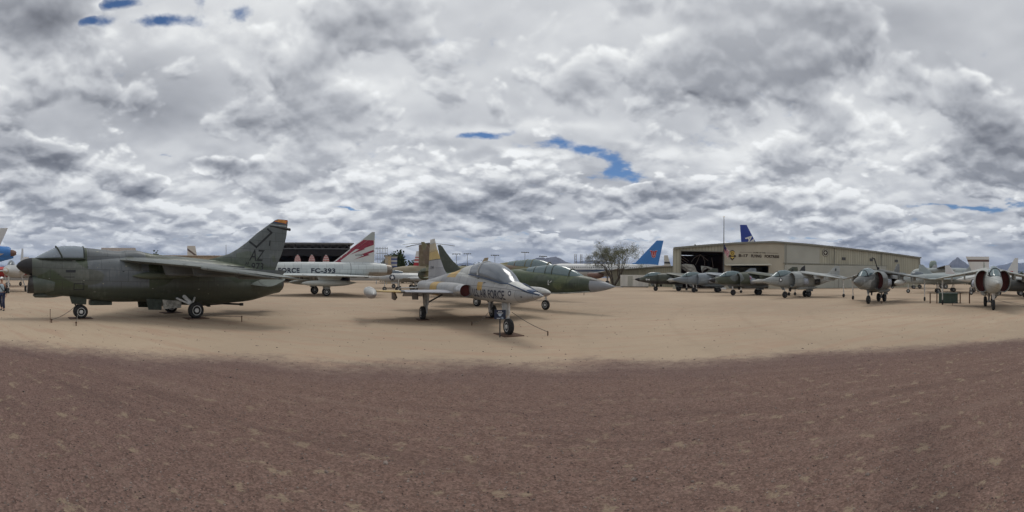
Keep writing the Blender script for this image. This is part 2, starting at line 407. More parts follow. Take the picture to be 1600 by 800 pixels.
def wrap(name, shapes, mat, parent, target, side, off=0.006, cut=0.12, depth='y', label=None):
    """shapes in the (x, z) plane of an aircraft, thrown sideways onto target (side +1 port, -1 starboard)"""
    me0 = target.data; bvh = BVHTree.FromPolygons([v.co for v in me0.vertices], [tuple(p.vertices) for p in me0.polygons])
    bm = bmesh.new()
    for vs, fs in shapes:
        bv = [bm.verts.new((x, 0, z)) for x, z in vs]
        for f in fs:
            try: bm.faces.new([bv[i] for i in f])
            except ValueError: pass
    xs = [v.co.x for v in bm.verts]; zs = [v.co.z for v in bm.verts]
    if cut:
        for ax, lo, hi in ((0, min(xs), max(xs)), (2, min(zs), max(zs))):
            k = lo + cut
            while k < hi:
                co = [0, 0, 0]; co[ax] = k; no = [0, 0, 0]; no[ax] = 1
                bmesh.ops.bisect_plane(bm, geom=bm.verts[:] + bm.edges[:] + bm.faces[:], plane_co=co, plane_no=no); k += cut
    dead = []
    for v in bm.verts:
        hit, nor, idx, dist = bvh.ray_cast(Vector((v.co.x, 9 * side, v.co.z)), Vector((0, -side, 0)))
        if hit is None: dead.append(v); continue
        if nor.y * side < 0: nor = -nor
        v.co = hit + nor * off
    if dead: bmesh.ops.delete(bm, geom=dead, context='VERTS')
    me = bpy.data.meshes.new(name); bm.to_mesh(me); bm.free(); me.materials.append(mat)
    o = bpy.data.objects.new(name, me); COL.objects.link(o); o.parent = parent
    if label: o['label'] = label
    return o
def flat(name, shapes, mat, parent, org, u, v, off=0.0):
    org, u, v = Vector(org), Vector(u), Vector(v); n = u.cross(v).normalized(); mb = MB()
    for vs, fs in shapes: mb.add([org + u * a + v * b + n * off for a, b in vs], fs)
    return mb.build(name, mat, parent, smooth=0)

# common materials
rubber = plain('rubber', (0.022, 0.022, 0.023), 0.75, var=0.5, scale=8)
white_metal = plain('white_metal', (0.62, 0.62, 0.6), 0.5, var=0.15)
steel = plain('steel', (0.34, 0.34, 0.35), 0.4, 0.6, var=0.3)
dark_steel = plain('dark_steel', (0.07, 0.07, 0.072), 0.5, 0.4, var=0.4)
grease_tan = plain('strut_tan', (0.33, 0.27, 0.18), 0.6, var=0.4)
black = plain('black_paint', (0.018, 0.018, 0.02), 0.55, var=0.2)
soft_black = plain('faded_black', (0.05, 0.052, 0.055), 0.6, var=0.25)
red_cover = plain('red_cover', (0.085, 0.02, 0.018), 0.8, var=0.3, scale=3)
navy = plain('navy_paint', (0.02, 0.045, 0.10), 0.5, var=0.2)
white = plain('white_paint', (0.72, 0.73, 0.73), 0.5, var=0.1)
red = plain('red_paint', (0.42, 0.04, 0.04), 0.5, var=0.25)
maroon = plain('maroon_paint', (0.24, 0.03, 0.055), 0.5, var=0.2)
yellow = plain('yellow_paint', (0.55, 0.36, 0.09), 0.55, var=0.2)
orange = plain('orange_paint', (0.62, 0.2, 0.05), 0.55, var=0.15)
rust = plain('rusty_iron', (0.10, 0.055, 0.035), 0.9, var=0.5, scale=20)
def glass_mat(name, col, rough=0.08, spec=0.8, var=0.2):
    m, t, p = material(name)
    oc = t.new('ShaderNodeTexCoord').outputs['Object']; n = t.noise(oc, 2.2, 4, 0.6)
    t.put(p, 'Base Color', t.mix(n, tuple(v * (1 - var) for v in col) + (1,), tuple(v * (1 + var) for v in col) + (1,)))
    t.put(p, 'Roughness', t.lin(n, 0.3, 0.7, rough, rough + 0.12)); t.put(p, 'Specular IOR Level', spec)
    return m
canopy_glass = glass_mat('canopy_glass', (0.10, 0.125, 0.15))
canopy_hazy = glass_mat('hazy_canopy_glass', (0.12, 0.14, 0.165), 0.12)
canopy_green = glass_mat('green_canopy_glass', (0.10, 0.15, 0.16), 0.1)
window_glass = glass_mat('window_glass', (0.02, 0.025, 0.03), 0.05)

def wheel(parent, x, y, r, wd, rim=white_metal, z=None, n=28):
    z = r if z is None else z
    mb = MB(); h = wd / 2
    mb.lathe((x, y, z), (0, 1, 0), [(-h*.75, r*.55), (-h, r*.66), (-h*.96, r*.86), (-h*.6, r*.985), (0, r), (h*.6, r*.985), (h*.96, r*.86), (h, r*.66), (h*.75, r*.55)], n)
    o = mb.build('wheel', rubber, parent, 50)
    rb = MB()
    for s_ in (-1, 1):
        rb.lathe((x, y, z), (0, s_, 0), [(h*.5, r*.56), (h*.86, r*.6), (h*.9, r*.54), (h*.6, r*.5), (h*.55, r*.3), (h*.95, r*.26), (h*1.0, r*.12), (h*.98, .001)], 20)
        for k in range(8):
            a = 2*math.pi*k/8; rb.tube((x + r*.38*math.cos(a), y + s_*h*.5, z + r*.38*math.sin(a)), (x + r*.38*math.cos(a), y + s_*h*.68, z + r*.38*math.sin(a)), r*.055, n=6, mi=1)
    rb.build('rim', [rim, dark_steel], o, 40)
    return o
# ================================================================== THE SETTING
def ground():
    m, t, p = material('desert_ground')
    pos = t.new('ShaderNodeNewGeometry').outputs['Position']; x = t.sep(pos)
    flat_p = t.comb(x[0], x[1], 0)
    n_big = t.noise(flat_p, 0.07, 5, 0.6); n_mid = t.noise(flat_p, 0.5, 6, 0.65); n_small = t.noise(flat_p, 5, 6, 0.7)
    grit = t.noise(flat_p, 38, 4, 0.75); speck = t.new('ShaderNodeTexVoronoi'); t.put(speck, 'Vector', flat_p); t.put(speck, 'Scale', 46.0)
    streak = t.noise(t.vmath('MULTIPLY', flat_p, (0.35, 1.6, 1)), 1.0, 6, 0.62)
    # pale tan decomposed granite
    tan = t.mix(t.ss(n_big, 0.35, 0.65), (0.345, 0.270, 0.196, 1), (0.425, 0.333, 0.240, 1))
    tan = t.mix(t.math('MULTIPLY', t.ss(streak, 0.46, 0.66), 0.5), tan, (0.37, 0.245, 0.175, 1))
    tan = t.mix(t.math('MULTIPLY', t.ss(n_mid, 0.56, 0.72), 0.35), tan, (0.47, 0.385, 0.285, 1))
    # faint wheel tracks curving across it
    dx = t.math('SUBTRACT', x[0], 22.0); dy = t.math('SUBTRACT', x[1], 5.0)
    rr = t.math('SQRT', t.math('ADD', t.math('MULTIPLY', dx, dx), t.math('MULTIPLY', t.math('MULTIPLY', dy, dy), 0.55)))
    trk = t.ss(t.math('ABSOLUTE', t.math('SUBTRACT', t.math('FRACT', t.math('MULTIPLY', t.math('ADD', rr, t.math('MULTIPLY', n_mid, 0.9)), 0.31)), 0.5)), 0.0, 0.09, 1, 0)
    trk = t.math('MULTIPLY', trk, t.math('MULTIPLY', t.ss(rr, 6, 12), t.ss(rr, 26, 19)))
    tan = t.mix(t.math('MULTIPLY', trk, 0.10), tan, (0.20, 0.145, 0.10, 1))
    tan = t.mix(t.math('MULTIPLY', t.ss(grit, 0.58, 0.72), 0.5), tan, (0.15, 0.11, 0.08, 1))
    scuff = t.noise(t.vmath('MULTIPLY', flat_p, (0.9, 2.2, 1)), 2.4, 6, 0.72)
    tan = t.mix(t.math('MULTIPLY', t.ss(scuff, 0.55, 0.70), 0.32), tan, (0.22, 0.165, 0.125, 1))
    tan = t.mix(t.math('MULTIPLY', t.ss(n_small, 0.60, 0.72), 0.25), tan, (0.19, 0.145, 0.11, 1))
    # red-brown crushed gravel
    gr = t.mix(t.ss(n_small, 0.30, 0.70), (0.178, 0.112, 0.090, 1), (0.215, 0.142, 0.116, 1))
    gr = t.mix(t.math('MULTIPLY', t.ss(n_big, 0.40, 0.62), 0.35), gr, (0.17, 0.112, 0.102, 1))
    cv = t.sep(speck.outputs['Color'])[0]; cellc = t.comb(cv, cv, cv)
    gr = t.mix(0.34, gr, t.mix(1.0, gr, t.vmath('SCALE', cellc, scale=2.0), 'MULTIPLY'))
    gr = t.mix(t.math('MULTIPLY', t.ss(t.noise(flat_p, 17, 3, 0.7), 0.42, 0.60), 0.15), gr, (0.125, 0.085, 0.074, 1))
    gr = t.mix(t.math('MULTIPLY', t.ss(grit, 0.60, 0.72), 0.7), gr, (0.032, 0.025, 0.024, 1))
    gr = t.mix(t.math('MULTIPLY', t.ss(grit, 0.37, 0.28), 0.55), gr, (0.30, 0.235, 0.20, 1))
    # long curving sweeps left by vehicles and a drag rake
    rs = t.math('SQRT', t.math('ADD', t.math('POWER', t.math('ADD', x[0], 3.0), 2.0), t.math('POWER', t.math('ADD', x[1], 14.0), 2.0)))
    sw = t.noise(t.comb(t.math('MULTIPLY', rs, 2.4), t.math('MULTIPLY', x[0], 0.12), 0), 1.0, 5, 0.7)
    gr = t.mix(t.math('MULTIPLY', t.ss(sw, 0.50, 0.66), 0.40), gr, (0.115, 0.075, 0.064, 1))
    gr = t.mix(t.math('MULTIPLY', t.ss(sw, 0.46, 0.34), 0.30), gr, (0.26, 0.185, 0.15, 1))
    # bare tan patches worn through the gravel
    worn = t.noise(t.vmath('MULTIPLY', flat_p, (1.0, 1.5, 1)), 3.0, 6, 0.66)
    wmask = t.math('MULTIPLY', t.ss(t.math('ADD', worn, t.math('MULTIPLY', t.math('SUBTRACT', grit, 0.5), 0.14)), 0.565, 0.66), t.ss(t.math('SUBTRACT', x[1], t.math('MULTIPLY', x[0], 0.15)), 8.5, 3.0))
    gr = t.mix(t.math('MULTIPLY', wmask, 0.85), gr, (0.30, 0.232, 0.165, 1))
    # darker coarse windrow at lower right
    wx = t.math('SUBTRACT', x[0], t.math('ADD', -1.1, t.math('MULTIPLY', x[1], 1.8)))
    wr = t.math('MULTIPLY', t.ss(t.math('ADD', wx, t.math('MULTIPLY', n_mid, 1.1)), 0.35, 0.9), t.ss(t.math('ADD', wx, t.math('MULTIPLY', n_mid, 1.1)), 2.6, 1.5))
    wr = t.math('MULTIPLY', wr, t.ss(x[1], 3.2, 2.4))
    gr = t.mix(t.math('MULTIPLY', wr, 0.35), gr, t.mix(1.0, gr, (0.50, 0.50, 0.54, 1), 'MULTIPLY'))
    # the gravel lies inside a wide curve; its edge is feathered by scattered stones
    ex = t.math('SUBTRACT', x[0], 1.0); ey = t.math('ADD', x[1], 6.0)
    rad = t.math('SQRT', t.math('ADD', t.math('MULTIPLY', ex, ex), t.math('MULTIPLY', ey, ey)))
    edge = t.math('ADD', t.math('ADD', rad, t.math('MULTIPLY', t.math('SUBTRACT', t.noise(flat_p, 0.35, 5, 0.65), 0.5), 3.4)), t.math('ADD', t.math('MULTIPLY', t.math('SUBTRACT', n_small, 0.5), 1.6), t.math('MULTIPLY', t.math('SUBTRACT', grit, 0.5), 1.5)))
    f = t.ss(edge, 15.3, 13.7)
    rim = t.math('MULTIPLY', t.ss(edge, 12.6, 14.0), t.ss(edge, 15.4, 14.6))
    c = t.mix(f, tan, gr)
    c = t.mix(t.math('MULTIPLY', rim, 0.26), c, (0.13, 0.095, 0.095, 1))
    t.put(p, 'Base Color', c); t.put(p, 'Roughness', 0.95); t.put(p, 'Specular IOR Level', 0.15)
    hgt = t.math('ADD', t.math('ADD', t.math('MULTIPLY', grit, t.lin(f, 0, 1, 0.35, 1.0)), t.math('MULTIPLY', n_small, 0.7)), t.math('MULTIPLY', t.math('MULTIPLY', speck.outputs['Distance'], f), 0.8))
    b = t.new('ShaderNodeBump'); t.put(b, 'Strength', 0.75); t.put(b, 'Distance', 0.03); t.put(b, 'Height', hgt); t.l.new(b.outputs[0], p.inputs['Normal'])
    # one sheet, finely divided near the camera, reaching the horizon
    rings = [0.0, 1, 2, 3, 4, 5, 6, 8, 10, 13, 17, 22, 30, 40, 60, 90, 150, 300, 700, 1500, 4000, 12000, 30000]; n = 96; vs = [(0, 0, 0)]; fs = []
    for r_ in rings[1:]:
        for k in range(n):
            a = 2*math.pi*k/n; X, Y = r_*math.cos(a), r_*math.sin(a); vs.append((X, Y, 0.0))
    for k in range(n): fs.append((0, 1 + k, 1 + (k+1) % n))
    for i in range(len(rings) - 2):
        for k in range(n): fs.append((1+i*n+k, 1+(i+1)*n+k, 1+(i+1)*n+(k+1) % n, 1+i*n+(k+1) % n))
    mb = MB(); mb.add(vs, fs); o = mb.build('ground', m, smooth=0); tag(o, kind='structure')
ground()

def pebbles():
    m, t, p = material('loose_stone')
    oi = t.new('ShaderNodeTexCoord').outputs['Object']; n = t.noise(oi, 9, 2, 0.5)
    t.put(p, 'Base Color', t.mix(t.ss(n, 0.35, 0.65), (0.075, 0.05, 0.043, 1), (0.26, 0.21, 0.18, 1))); t.put(p, 'Roughness', 0.95)
    rnd = random.Random(3); mb = MB()
    base = [(1,0,0),(-1,0,0),(0,1,0),(0,-1,0),(0,0,.75),(.55,.55,.5),(-.6,.5,.45),(.5,-.6,.5),(-.5,-.55,.4)]
    bm = bmesh.new()
    for q in base: bm.verts.new(q)
    bmesh.ops.convex_hull(bm, input=bm.verts); bm.verts.index_update()
    hv = [v.co.copy() for v in bm.verts]; hf = [tuple(v.index for v in f.verts) for f in bm.faces]; bm.free()
    for i in range(15000):
        a = rnd.uniform(-1.32, 1.32); dd = 2.6 + 11.5 * rnd.random() ** 1.25
        X, Y = math.sin(a) * dd, math.cos(a) * dd
        rr = math.hypot(X - 1, Y + 6)
        if rr > 14.6 + rnd.gauss(0, 0.5): continue
        s_ = rnd.choice((.004, .005, .006, .007, .008, .011)) * (1 + .5 * rnd.random())
        if i % 170 == 0: s_ *= 2.4
        M = Matrix.Rotation(rnd.uniform(0, 6.3), 3, 'Z'); k = rnd.uniform(.6, 1.0)
        mb.add([Vector((X, Y, 0)) + (M @ Vector((v.x * s_, v.y * s_ * k, v.z * s_))) for v in hv], hf)
    o = mb.build('gravel', m, smooth=0); tag(o, 'loose red-brown gravel stones scattered over the ground in front', 'gravel', kind='stuff')
    mb = MB()
    for i in range(1500):
        a = rnd.uniform(-1.3, 1.3); dd = rnd.uniform(8.5, 30); s_ = rnd.choice((.008, .01, .014, .018, .024)); M = Matrix.Rotation(rnd.uniform(0, 6.3), 3, 'Z')
        mb.add([B(800, 0) + Vector((math.sin(a) * dd, math.cos(a) * dd, 0)) + (M @ (v * s_)) for v in hv], hf)
    o = mb.build('gravel', m, smooth=0); tag(o, 'few dark stones strewn over the pale ground beyond the gravel', 'gravel', kind='stuff')
pebbles()

def mountains():
    m, t, p = material('mountain_rock')
    pos = t.new('ShaderNodeNewGeometry').outputs['Position']
    n = t.noise(pos, 0.006, 8, 0.65)
    t.put(p, 'Base Color', t.mix(t.ss(n, 0.4, 0.6), (0.060, 0.055, 0.065, 1), (0.11, 0.10, 0.105, 1))); t.put(p, 'Roughness', 0.95)
    rnd = random.Random(11)
    def ridge(prof, dist, name='mountain', depth=1500):
        """ridge line (bearing, height above the plain) swept into a hill with spurs"""
        mb = MB(); steps = []; 
        for (a, b) in zip(prof, prof[1:]):
            k = max(2, int(abs(b[0] - a[0]) / 1.2))
            for i in range(k): u = i / k; steps.append((a[0] + (b[0]-a[0])*u, a[1] + (b[1]-a[1])*u))
        steps.append(prof[-1]); rows = 9; n = len(steps); vs = []
        for j in range(rows):
            u = j / (rows - 1)                                 # 0 foot .. 1 ridge .. back
            for (bx, hh) in steps:
                dd = dist - depth * (1 - u) * 0.6
                hgt = hh * (u ** 1.25) + (rnd.uniform(-1, 1) * hh * 0.05 if 0 < j else 0)
                if j == rows - 1: hgt = hh * (1 + rnd.uniform(-.018, .018))
                q = B(bx, dd, max(hgt, -1)); vs.append(q)
        for (bx, hh) in steps: vs.append(B(bx, dist + depth * 0.6, -1))
        fs = [(j*n+i, j*n+i+1, (j+1)*n+i+1, (j+1)*n+i) for j in range(rows) for i in range(n - 1)]
        mb.add(vs, fs); o = mb.build(name, m, smooth=60); tag(o, kind='structure')
    ridge([(815, 60), (826, 150), (838, 200), (846, 203), (852, 196), (860, 205), (868, 212), (875, 195), (884, 160), (900, 130), (925, 60)], 4000, 'mountain')
    ridge([(880, 160), (900, 330), (925, 360), (950, 320), (975, 200), (1000, 100)], 8200, 'mountain', 2500)
    ridge([(690, 100), (715, 300), (730, 330), (745, 280), (775, 150)], 9000, 'mountain', 2500)
    ridge([(1390, 60), (1425, 190), (1434, 200), (1440, 170), (1452, 110), (1470, 150), (1482, 175), (1489, 225), (1496, 262), (1503, 225), (1512, 180), (1522, 140), (1545, 100), (1580, 60)], 4600, 'mountain')
    ridge([(1520, 120), (1550, 260), (1570, 300), (1583, 360), (1592, 330), (1610, 340), (1640, 150)], 7800, 'mountain', 2500)
    ridge([(0, 250), (60, 200), (140, 320), (230, 260), (300, 330), (360, 250), (470, 300), (600, 240), (680, 260)], 11000, 'hills', 2500)
mountains()

def haze():
    m = bpy.data.materials.new('air'); m.use_nodes = True; t = NT(m.node_tree); t.n.clear()
    o = t.new('ShaderNodeOutputMaterial'); v = t.new('ShaderNodeVolumePrincipled')
    t.put(v, 'Color', (0.50, 0.66, 1.0, 1)); t.put(v, 'Density', HAZE_DENSITY); t.put(v, 'Anisotropy', 0.0)
    t.l.new(v.outputs[0], o.inputs['Volume'])
    mb = MB(); mb.box((0, 0, 299.5), (29000, 29000, 601)); ob = mb.build('haze', m, smooth=0)
    tag(ob, 'thin bluish air that fades the far mountains', 'haze', kind='stuff')
HAZE_DENSITY = 0.00009

# ------------------------------------------------------------------ cladding
def cladding(name, base, wave=0.42, dark=0.82, axis_u=(1, 0, 0), mottled=0.12):
    m, t, p = material(name)
    oc = t.new('ShaderNodeTexCoord').outputs['Object']
    u = t.vmath('DOT_PRODUCT', oc, axis_u)
    fr = t.math('FRACT', t.math('DIVIDE', u, wave)); f = t.ss(t.math('ABSOLUTE', t.math('SUBTRACT', fr, 0.5)), 0.30, 0.44)
    n = t.noise(t.vmath('MULTIPLY', oc, (1, 1, 0.2)), 0.6, 5, 0.6)
    c = t.mix(t.ss(n, 0.35, 0.65), tuple(v * (1 - mottled) for v in base) + (1,), tuple(v * (1 + mottled) for v in base) + (1,))
    st = t.noise(t.vmath('MULTIPLY', oc, (2.2, 2.2, 0.12)), 1.0, 5, 0.7); c = t.mix(t.math('MULTIPLY', t.ss(st, 0.52, 0.72), 0.4), c, tuple(v * .55 for v in base) + (1,))
    t.put(p, 'Base Color', t.mix(t.math('MULTIPLY', f, 0.75), c, tuple(v * dark for v in base) + (1,))); t.put(p, 'Roughness', 0.6)
    b = t.new('ShaderNodeBump'); t.put(b, 'Strength', 0.5); t.put(b, 'Distance', 0.05); t.put(b, 'Height', t.math('SUBTRACT', 1.0, f)); t.l.new(b.outputs[0], p.inputs['Normal'])
    return m
tan_clad = cladding('tan_cladding', (0.36, 0.345, 0.265), 0.6, 0.66)
tan_stucco = plain('tan_panel', (0.39, 0.355, 0.28), 0.8, var=0.05, scale=0.4)
grey_door = plain('grey_door_panel', (0.36, 0.36, 0.315), 0.75, var=0.05, scale=0.3)
trim_mat = plain('hangar_trim', (0.20, 0.20, 0.17), 0.6, var=0.1)
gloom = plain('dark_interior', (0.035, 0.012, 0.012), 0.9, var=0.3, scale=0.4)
olive_in = plain('olive_interior', (0.10, 0.10, 0.075), 0.9, var=0.3, scale=1)
sign_brown = plain('sign_brown', (0.045, 0.03, 0.02), 0.6, var=0.2)
sign_gold = plain('sign_gold', (0.55, 0.38, 0.08), 0.5, var=0.15)

def museum_hangar():
    Lw = 59.07; A = Vector((28.43, 66.15, 0)); a = math.atan2(51.58 - 66.15, 85.67 - 28.43)
    root = thing('hangar', A, a, 'big tan metal hangar with a sign for its bomber behind the row of jets', 'hangar')
    top = [(0, 7.33), (5.73, 7.95), (11.9, 8.55), (19.4, 9.1), (26.9, 8.92), (36.3, 8.55), (47.0, 8.05), (Lw, 7.34)]
    def h(u):
        for (p, q) in zip(top, top[1:]):
            if p[0] <= u <= q[0]: return p[1] + (q[1]-p[1]) * (u - p[0]) / (q[0] - p[0])
        return top[-1][1]
    T = 0.3; D = 30.0
    def panel(mb, u0, u1, z0, z1=None):
        us = [u0] + [p[0] for p in top if u0 < p[0] < u1 and z1 is None] + [u1]
        pts = [(u0, 0, z0), (u1, 0, z0)] + ([(u1, 0, z1), (u0, 0, z1)] if z1 is not None else [(u, 0, h(u)) for u in reversed(us)])
        mb.slab(pts, (0, T, 0))
    mb = MB()
    panel(mb, 0, 1.31, 0); panel(mb, 1.31, 9.5, 6.85); panel(mb, 21.95, Lw, 0)
    mb.slab([(0, T, 0), (5, D, 0), (5, D, 7.33), (0, T, 7.33)], (0.3, 0, 0)); mb.slab([(Lw, T, 0), (Lw, D, 0), (Lw, D, 7.34), (Lw, T, 7.34)], (-0.3, 0, 0))
    mb.slab([(5.3, D, 0), (Lw-.3, D, 0), (Lw-.3, D, 7.3), (19.4, D, 9.0), (5.3, D, 7.3)], (0, -0.3, 0))
    mb.build('wall', tan_clad, root, smooth=0)
    mb = MB(); panel(mb, 9.5, 10.95, 0); panel(mb, 10.95, 18.62, 4.42); panel(mb, 18.62, 21.95, 0); 
    mb.build('wall', tan_stucco, root, smooth=0, )['label'] = 'smooth tan front panel carrying the sign'
    mb = MB()
    for p, q in zip(top, top[1:]):
        mb.slab([(p[0], -0.35, p[1]+.02), (q[0], -0.35, q[1]+.02), (max(q[0], 5.2), D, q[1]+.02), (max(p[0], 5.0), D, p[1]+.02)], (0, 0, 0.16))
    mb.build('roof', plain('pale_roof', (0.42, 0.42, 0.38), 0.5, var=0.08), root, smooth=0)
    mb = MB()
    for p, q in zip(top, top[1:]): mb.slab([(p[0], -0.37, p[1]-.16), (q[0], -0.37, q[1]-.16), (q[0], -0.37, q[1]+.16), (p[0], -0.37, p[1]+.16)], (0, -0.05, 0))
    mb.build('roof_edge', trim_mat, root, smooth=0)
    mb = MB(); mb.box((1.37, -.03, 3.4), (.16, .12, 6.9)); mb.box((9.45, -.03, 3.4), (.16, .12, 6.9)); mb.box((5.4, -.03, 6.92), (8.2, .12, .16))
    mb.build('door_frame', trim_mat, root, smooth=0)
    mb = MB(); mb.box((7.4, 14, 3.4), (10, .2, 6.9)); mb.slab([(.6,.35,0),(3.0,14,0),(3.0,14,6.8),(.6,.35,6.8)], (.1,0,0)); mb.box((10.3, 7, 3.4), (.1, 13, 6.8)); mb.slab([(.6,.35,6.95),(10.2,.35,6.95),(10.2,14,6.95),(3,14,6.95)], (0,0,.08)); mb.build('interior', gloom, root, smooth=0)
    mb = MB(); mb.box((14.8, 4, 2.1), (7.6, .2, 4.2)); mb.build('interior', olive_in, root, smooth=0)['label'] = 'olive inner wall seen through the second doorway'
    mb = MB(); mb.slab([(34.7, -.06, .05), (47.8, -.06, .05), (47.8, -.06, 5.0), (34.7, -.06, 4.85)], (0, -.12, 0)); mb.build('sliding_door', grey_door, root, smooth=0); mb = MB(); mb.slab([(22.0, -.06, .05), (34.6, -.06, .05), (34.6, -.06, 4.83), (22.0, -.06, 4.7)], (0, -.12, 0)); mb.build('sliding_door', grey_door, root, smooth=0)
    mb = MB(); mb.slab([(21.97, -.02, 4.9), (30.0, -.02, 4.9), (30.0, -.02, 8.6), (21.97, -.02, 8.85)], (0, -.05, 0))
    mb.build('wall_panel', grey_door, root, smooth=0)
    mb = MB(); mb.slab([(9.6, -1.3, 4.28), (18.8, -1.3, 4.5), (18.8, -.05, 4.75), (9.6, -.05, 4.53)], (0, 0, .07)); mb.build('canopy', plain('pale_awning', (.5, .48, .4), .6), root, smooth=0)
    # the sign
    o_, u_, v_ = (0, -0.035, 0), (1, 0, 0), (0, 0, 1)
    s_ = flat('sign_lettering', [fit2(text_polys('B-17', .05), 12.45, 5.98, 14.35, 6.55), fit2(text_polys('FLYING', .05), 14.95, 5.97, 17.1, 6.54),
        fit2(text_polys('FORTRESS', .05), 17.75, 5.96, 20.85, 6.53), fit2(text_polys('HOME OF THE', .04), 15.35, 6.8, 17.95, 7.02),
        line2([(12.6, 6.91), (15.1, 6.91)], .05), line2([(18.2, 6.91), (20.6, 6.91)], .05)], sign_brown, root, o_, u_, v_)
    e_ = MB(); e_.slab([(x, -.02, z) for x, z in fit2(poly2((0,.35),(.2,.32),(.25,.2),(.5,0),(.75,.2),(.8,.32),(1,.35),(.95,.5),(.75,.55),(.8,.8),(.7,.95),(.5,1),(.3,.95),(.2,.8),(.25,.55),(.05,.5)), 10.45, 5.3, 11.95, 7.25)[0]], (0, -.06, 0))
    eb = e_.build('emblem', sign_brown, root, smooth=0)
    eg = flat('emblem_face', [disc2(11.2, 6.62, .44, 24, .28), disc2(11.2, 6.62, .17), fit2(poly2((.0,.4),(.3,.5),(.7,.5),(1,.4),(.6,.25),(.5,0),(.4,.25)), 10.75, 5.5, 11.65, 6.0), fit2(text_polys('8', .04), 11.05, 6.42, 11.35, 6.82)], sign_gold, eb, (0, -.085, 0), u_, v_)
    rb = MB(); rb.lathe((31.4, -.02, 7.42), (0, -1, 0), [(0, .78), (.08, .78)], 32); rm = rb.build('round_emblem', sign_brown, root, smooth=30)
    flat('emblem_face', [disc2(31.4, 7.42, .70, 32, .56), fit2(poly2((0,.7),(.35,.6),(.5,1),(.65,.6),(1,.7),(.7,.3),(.5,0),(.3,.3)), 31.0, 7.05, 31.8, 7.85)], plain('emblem_grey', (.42, .42, .36), .6), rm, (0, -.105, 0), u_, v_)
    for u_p in (22.3, 33.6, 46.4, 58.6): mb = MB(); mb.tube((u_p,-.12,.1),(u_p,-.12,h(u_p)-.2), .07, n=8); mb.build('downpipe', trim_mat, root)
    mb = MB(); mb.box((34.9,-.12,5.02), (26.5,.12,.14)); mb.build('door_track', trim_mat, root, smooth=0)
    for u_p in (36.0, 43.5, 51.0): mb = MB(); mb.box((u_p,-.04,6.3), (.9,.08,.6)); mb.build('wall_vent', dark_steel, root, smooth=0)
    # lamp over the wide door and vents
    mb = MB(); mb.box((4.0, -.2, 8.0), (.25, .3, .2)); mb.build('lamp', dark_steel, root, smooth=0)
    return A, a
HA, HR = museum_hangar()
def hangar_pt(u, v, z=0): return HA + Matrix.Rotation(HR, 3, 'Z') @ Vector((u, v, z))

def wreck():
    """the torn silver wing section and hoops shown inside the left doorway"""
    root = thing('aircraft_wreck', hangar_pt(0, 0), HR, 'torn silver bomber wing section with bent hoops inside the dark hangar doorway', 'aircraft wreck')
    def zz(a, b): return (1.35 + (a - 235) / 345 * 7.8, 6.8 - (b - 340) / 170 * 4.55)
    silver = plain('torn_silver_skin', (0.45, 0.46, 0.43), 0.45, 0.35, var=0.35, scale=2)
    pts = [zz(*q) for q in [(238,418),(262,428),(300,420),(372,425),(385,440),(400,470),(432,490),(440,500),(395,498),(330,480),(275,450)]]
    mb = MB(); mb.slab([(x, 3.0 + i * .05, z) for i, (x, z) in enumerate(pts)], (0, .35, -.05)); 
    pts = [zz(*q) for q in [(440,432),(500,436),(560,450),(565,458),(500,450),(470,462),(455,480),(445,460)]]
    mb.slab([(x, 3.6, z) for x, z in pts], (0, .3, 0)); mb.build('skin_panel', silver, root, smooth=0)
    mb = MB()
    for ln in ([(240,345),(330,400)],[(236,365),(320,412)],[(352,408),(380,375),(430,352),(405,400),(390,425)],[(430,352),(455,370),(470,400),(470,430)],[(432,352),(500,395)],[(250,440),(350,500)],[(530,372),(545,440)],[(440,505),(470,440),(560,470)],[(500,460),(575,475)],[(240,385),(300,425)]):
        q = [zz(*k) for k in ln]; mb.path([(x, 3.2 + .02 * i, z) for i, (x, z) in enumerate(q)], 0.055, 6)
    mb.tube((7.0, 3.4, 0), (7.0, 3.4, 3.2), .08); mb.tube((3.2, 3.2, 0), (3.2, 3.2, 4.2), .06)
    mb.build('rib', plain('bent_rib', (0.24, 0.19, 0.17), .5, .2), root)
wreck()
mb = MB(); root = thing('bomber', hangar_pt(14.8, 3.2), HR, 'olive bomber nose glimpsed through the second doorway under the sign', 'bomber')
mb.loft([(-1.6,2.3,.5,.8,.8),(0,2.4,.8,.95,.95),(2.2,2.5,.75,.9,.9),(3.4,2.6,.6,.7,.7)], 18); mb.build('fuselage', plain('olive_drab', (.11,.105,.06), .7), root)
mb = MB(); mb.lathe((-1.7, 0, 2.3), (-1, 0, 0), [(0,.5),(.4,.42),(.7,.2),(.75,.01)]); mb.build('nose_glass', window_glass, root)
mb = MB(); mb.tube((2.2, -.6, 0), (2.2, -.6, 1.9), .1); mb.tube((2.2, -.45, .45), (2.2, -.75, .45), .45, n=20); mb.build('landing_gear', rubber, root)

def annex():
    root = thing('low_building', (33.97, 77.9, 0), 0, 'low tan metal building with a long sloping roof left of the big hangar', 'building')
    q = Vector((24.98, 91.66, 0)) - Vector((33.97, 77.92, 0)); q2 = q * 1.15
    # front wall runs from beside the hangar towards the tree
    L_ = q2.length; root.rotation_euler.z = math.atan2(q2.y, q2.x)
    mb = MB(); mb.slab([(0,0,0),(L_,0,0),(L_,0,3.55),(0,0,4.35)], (0, -14, 0)); mb.build('wall', tan_clad_y, root, smooth=0)
    mb = MB(); mb.slab([(-.3,.4,4.42),(L_+.3,.4,3.6),(L_+.3,-14.4,3.6),(-.3,-14.4,4.42)], (0,0,.18)); mb.build('roof', trim_mat, root, smooth=0)
    mb = MB(); mb.box((6, .04, 1.05), (1.0, .08, 2.1)); mb.build('door', grey_door, root, smooth=0)
tan_clad_y = cladding('olive_cladding', (0.27, 0.26, 0.19), 0.5, 0.7)
annex()
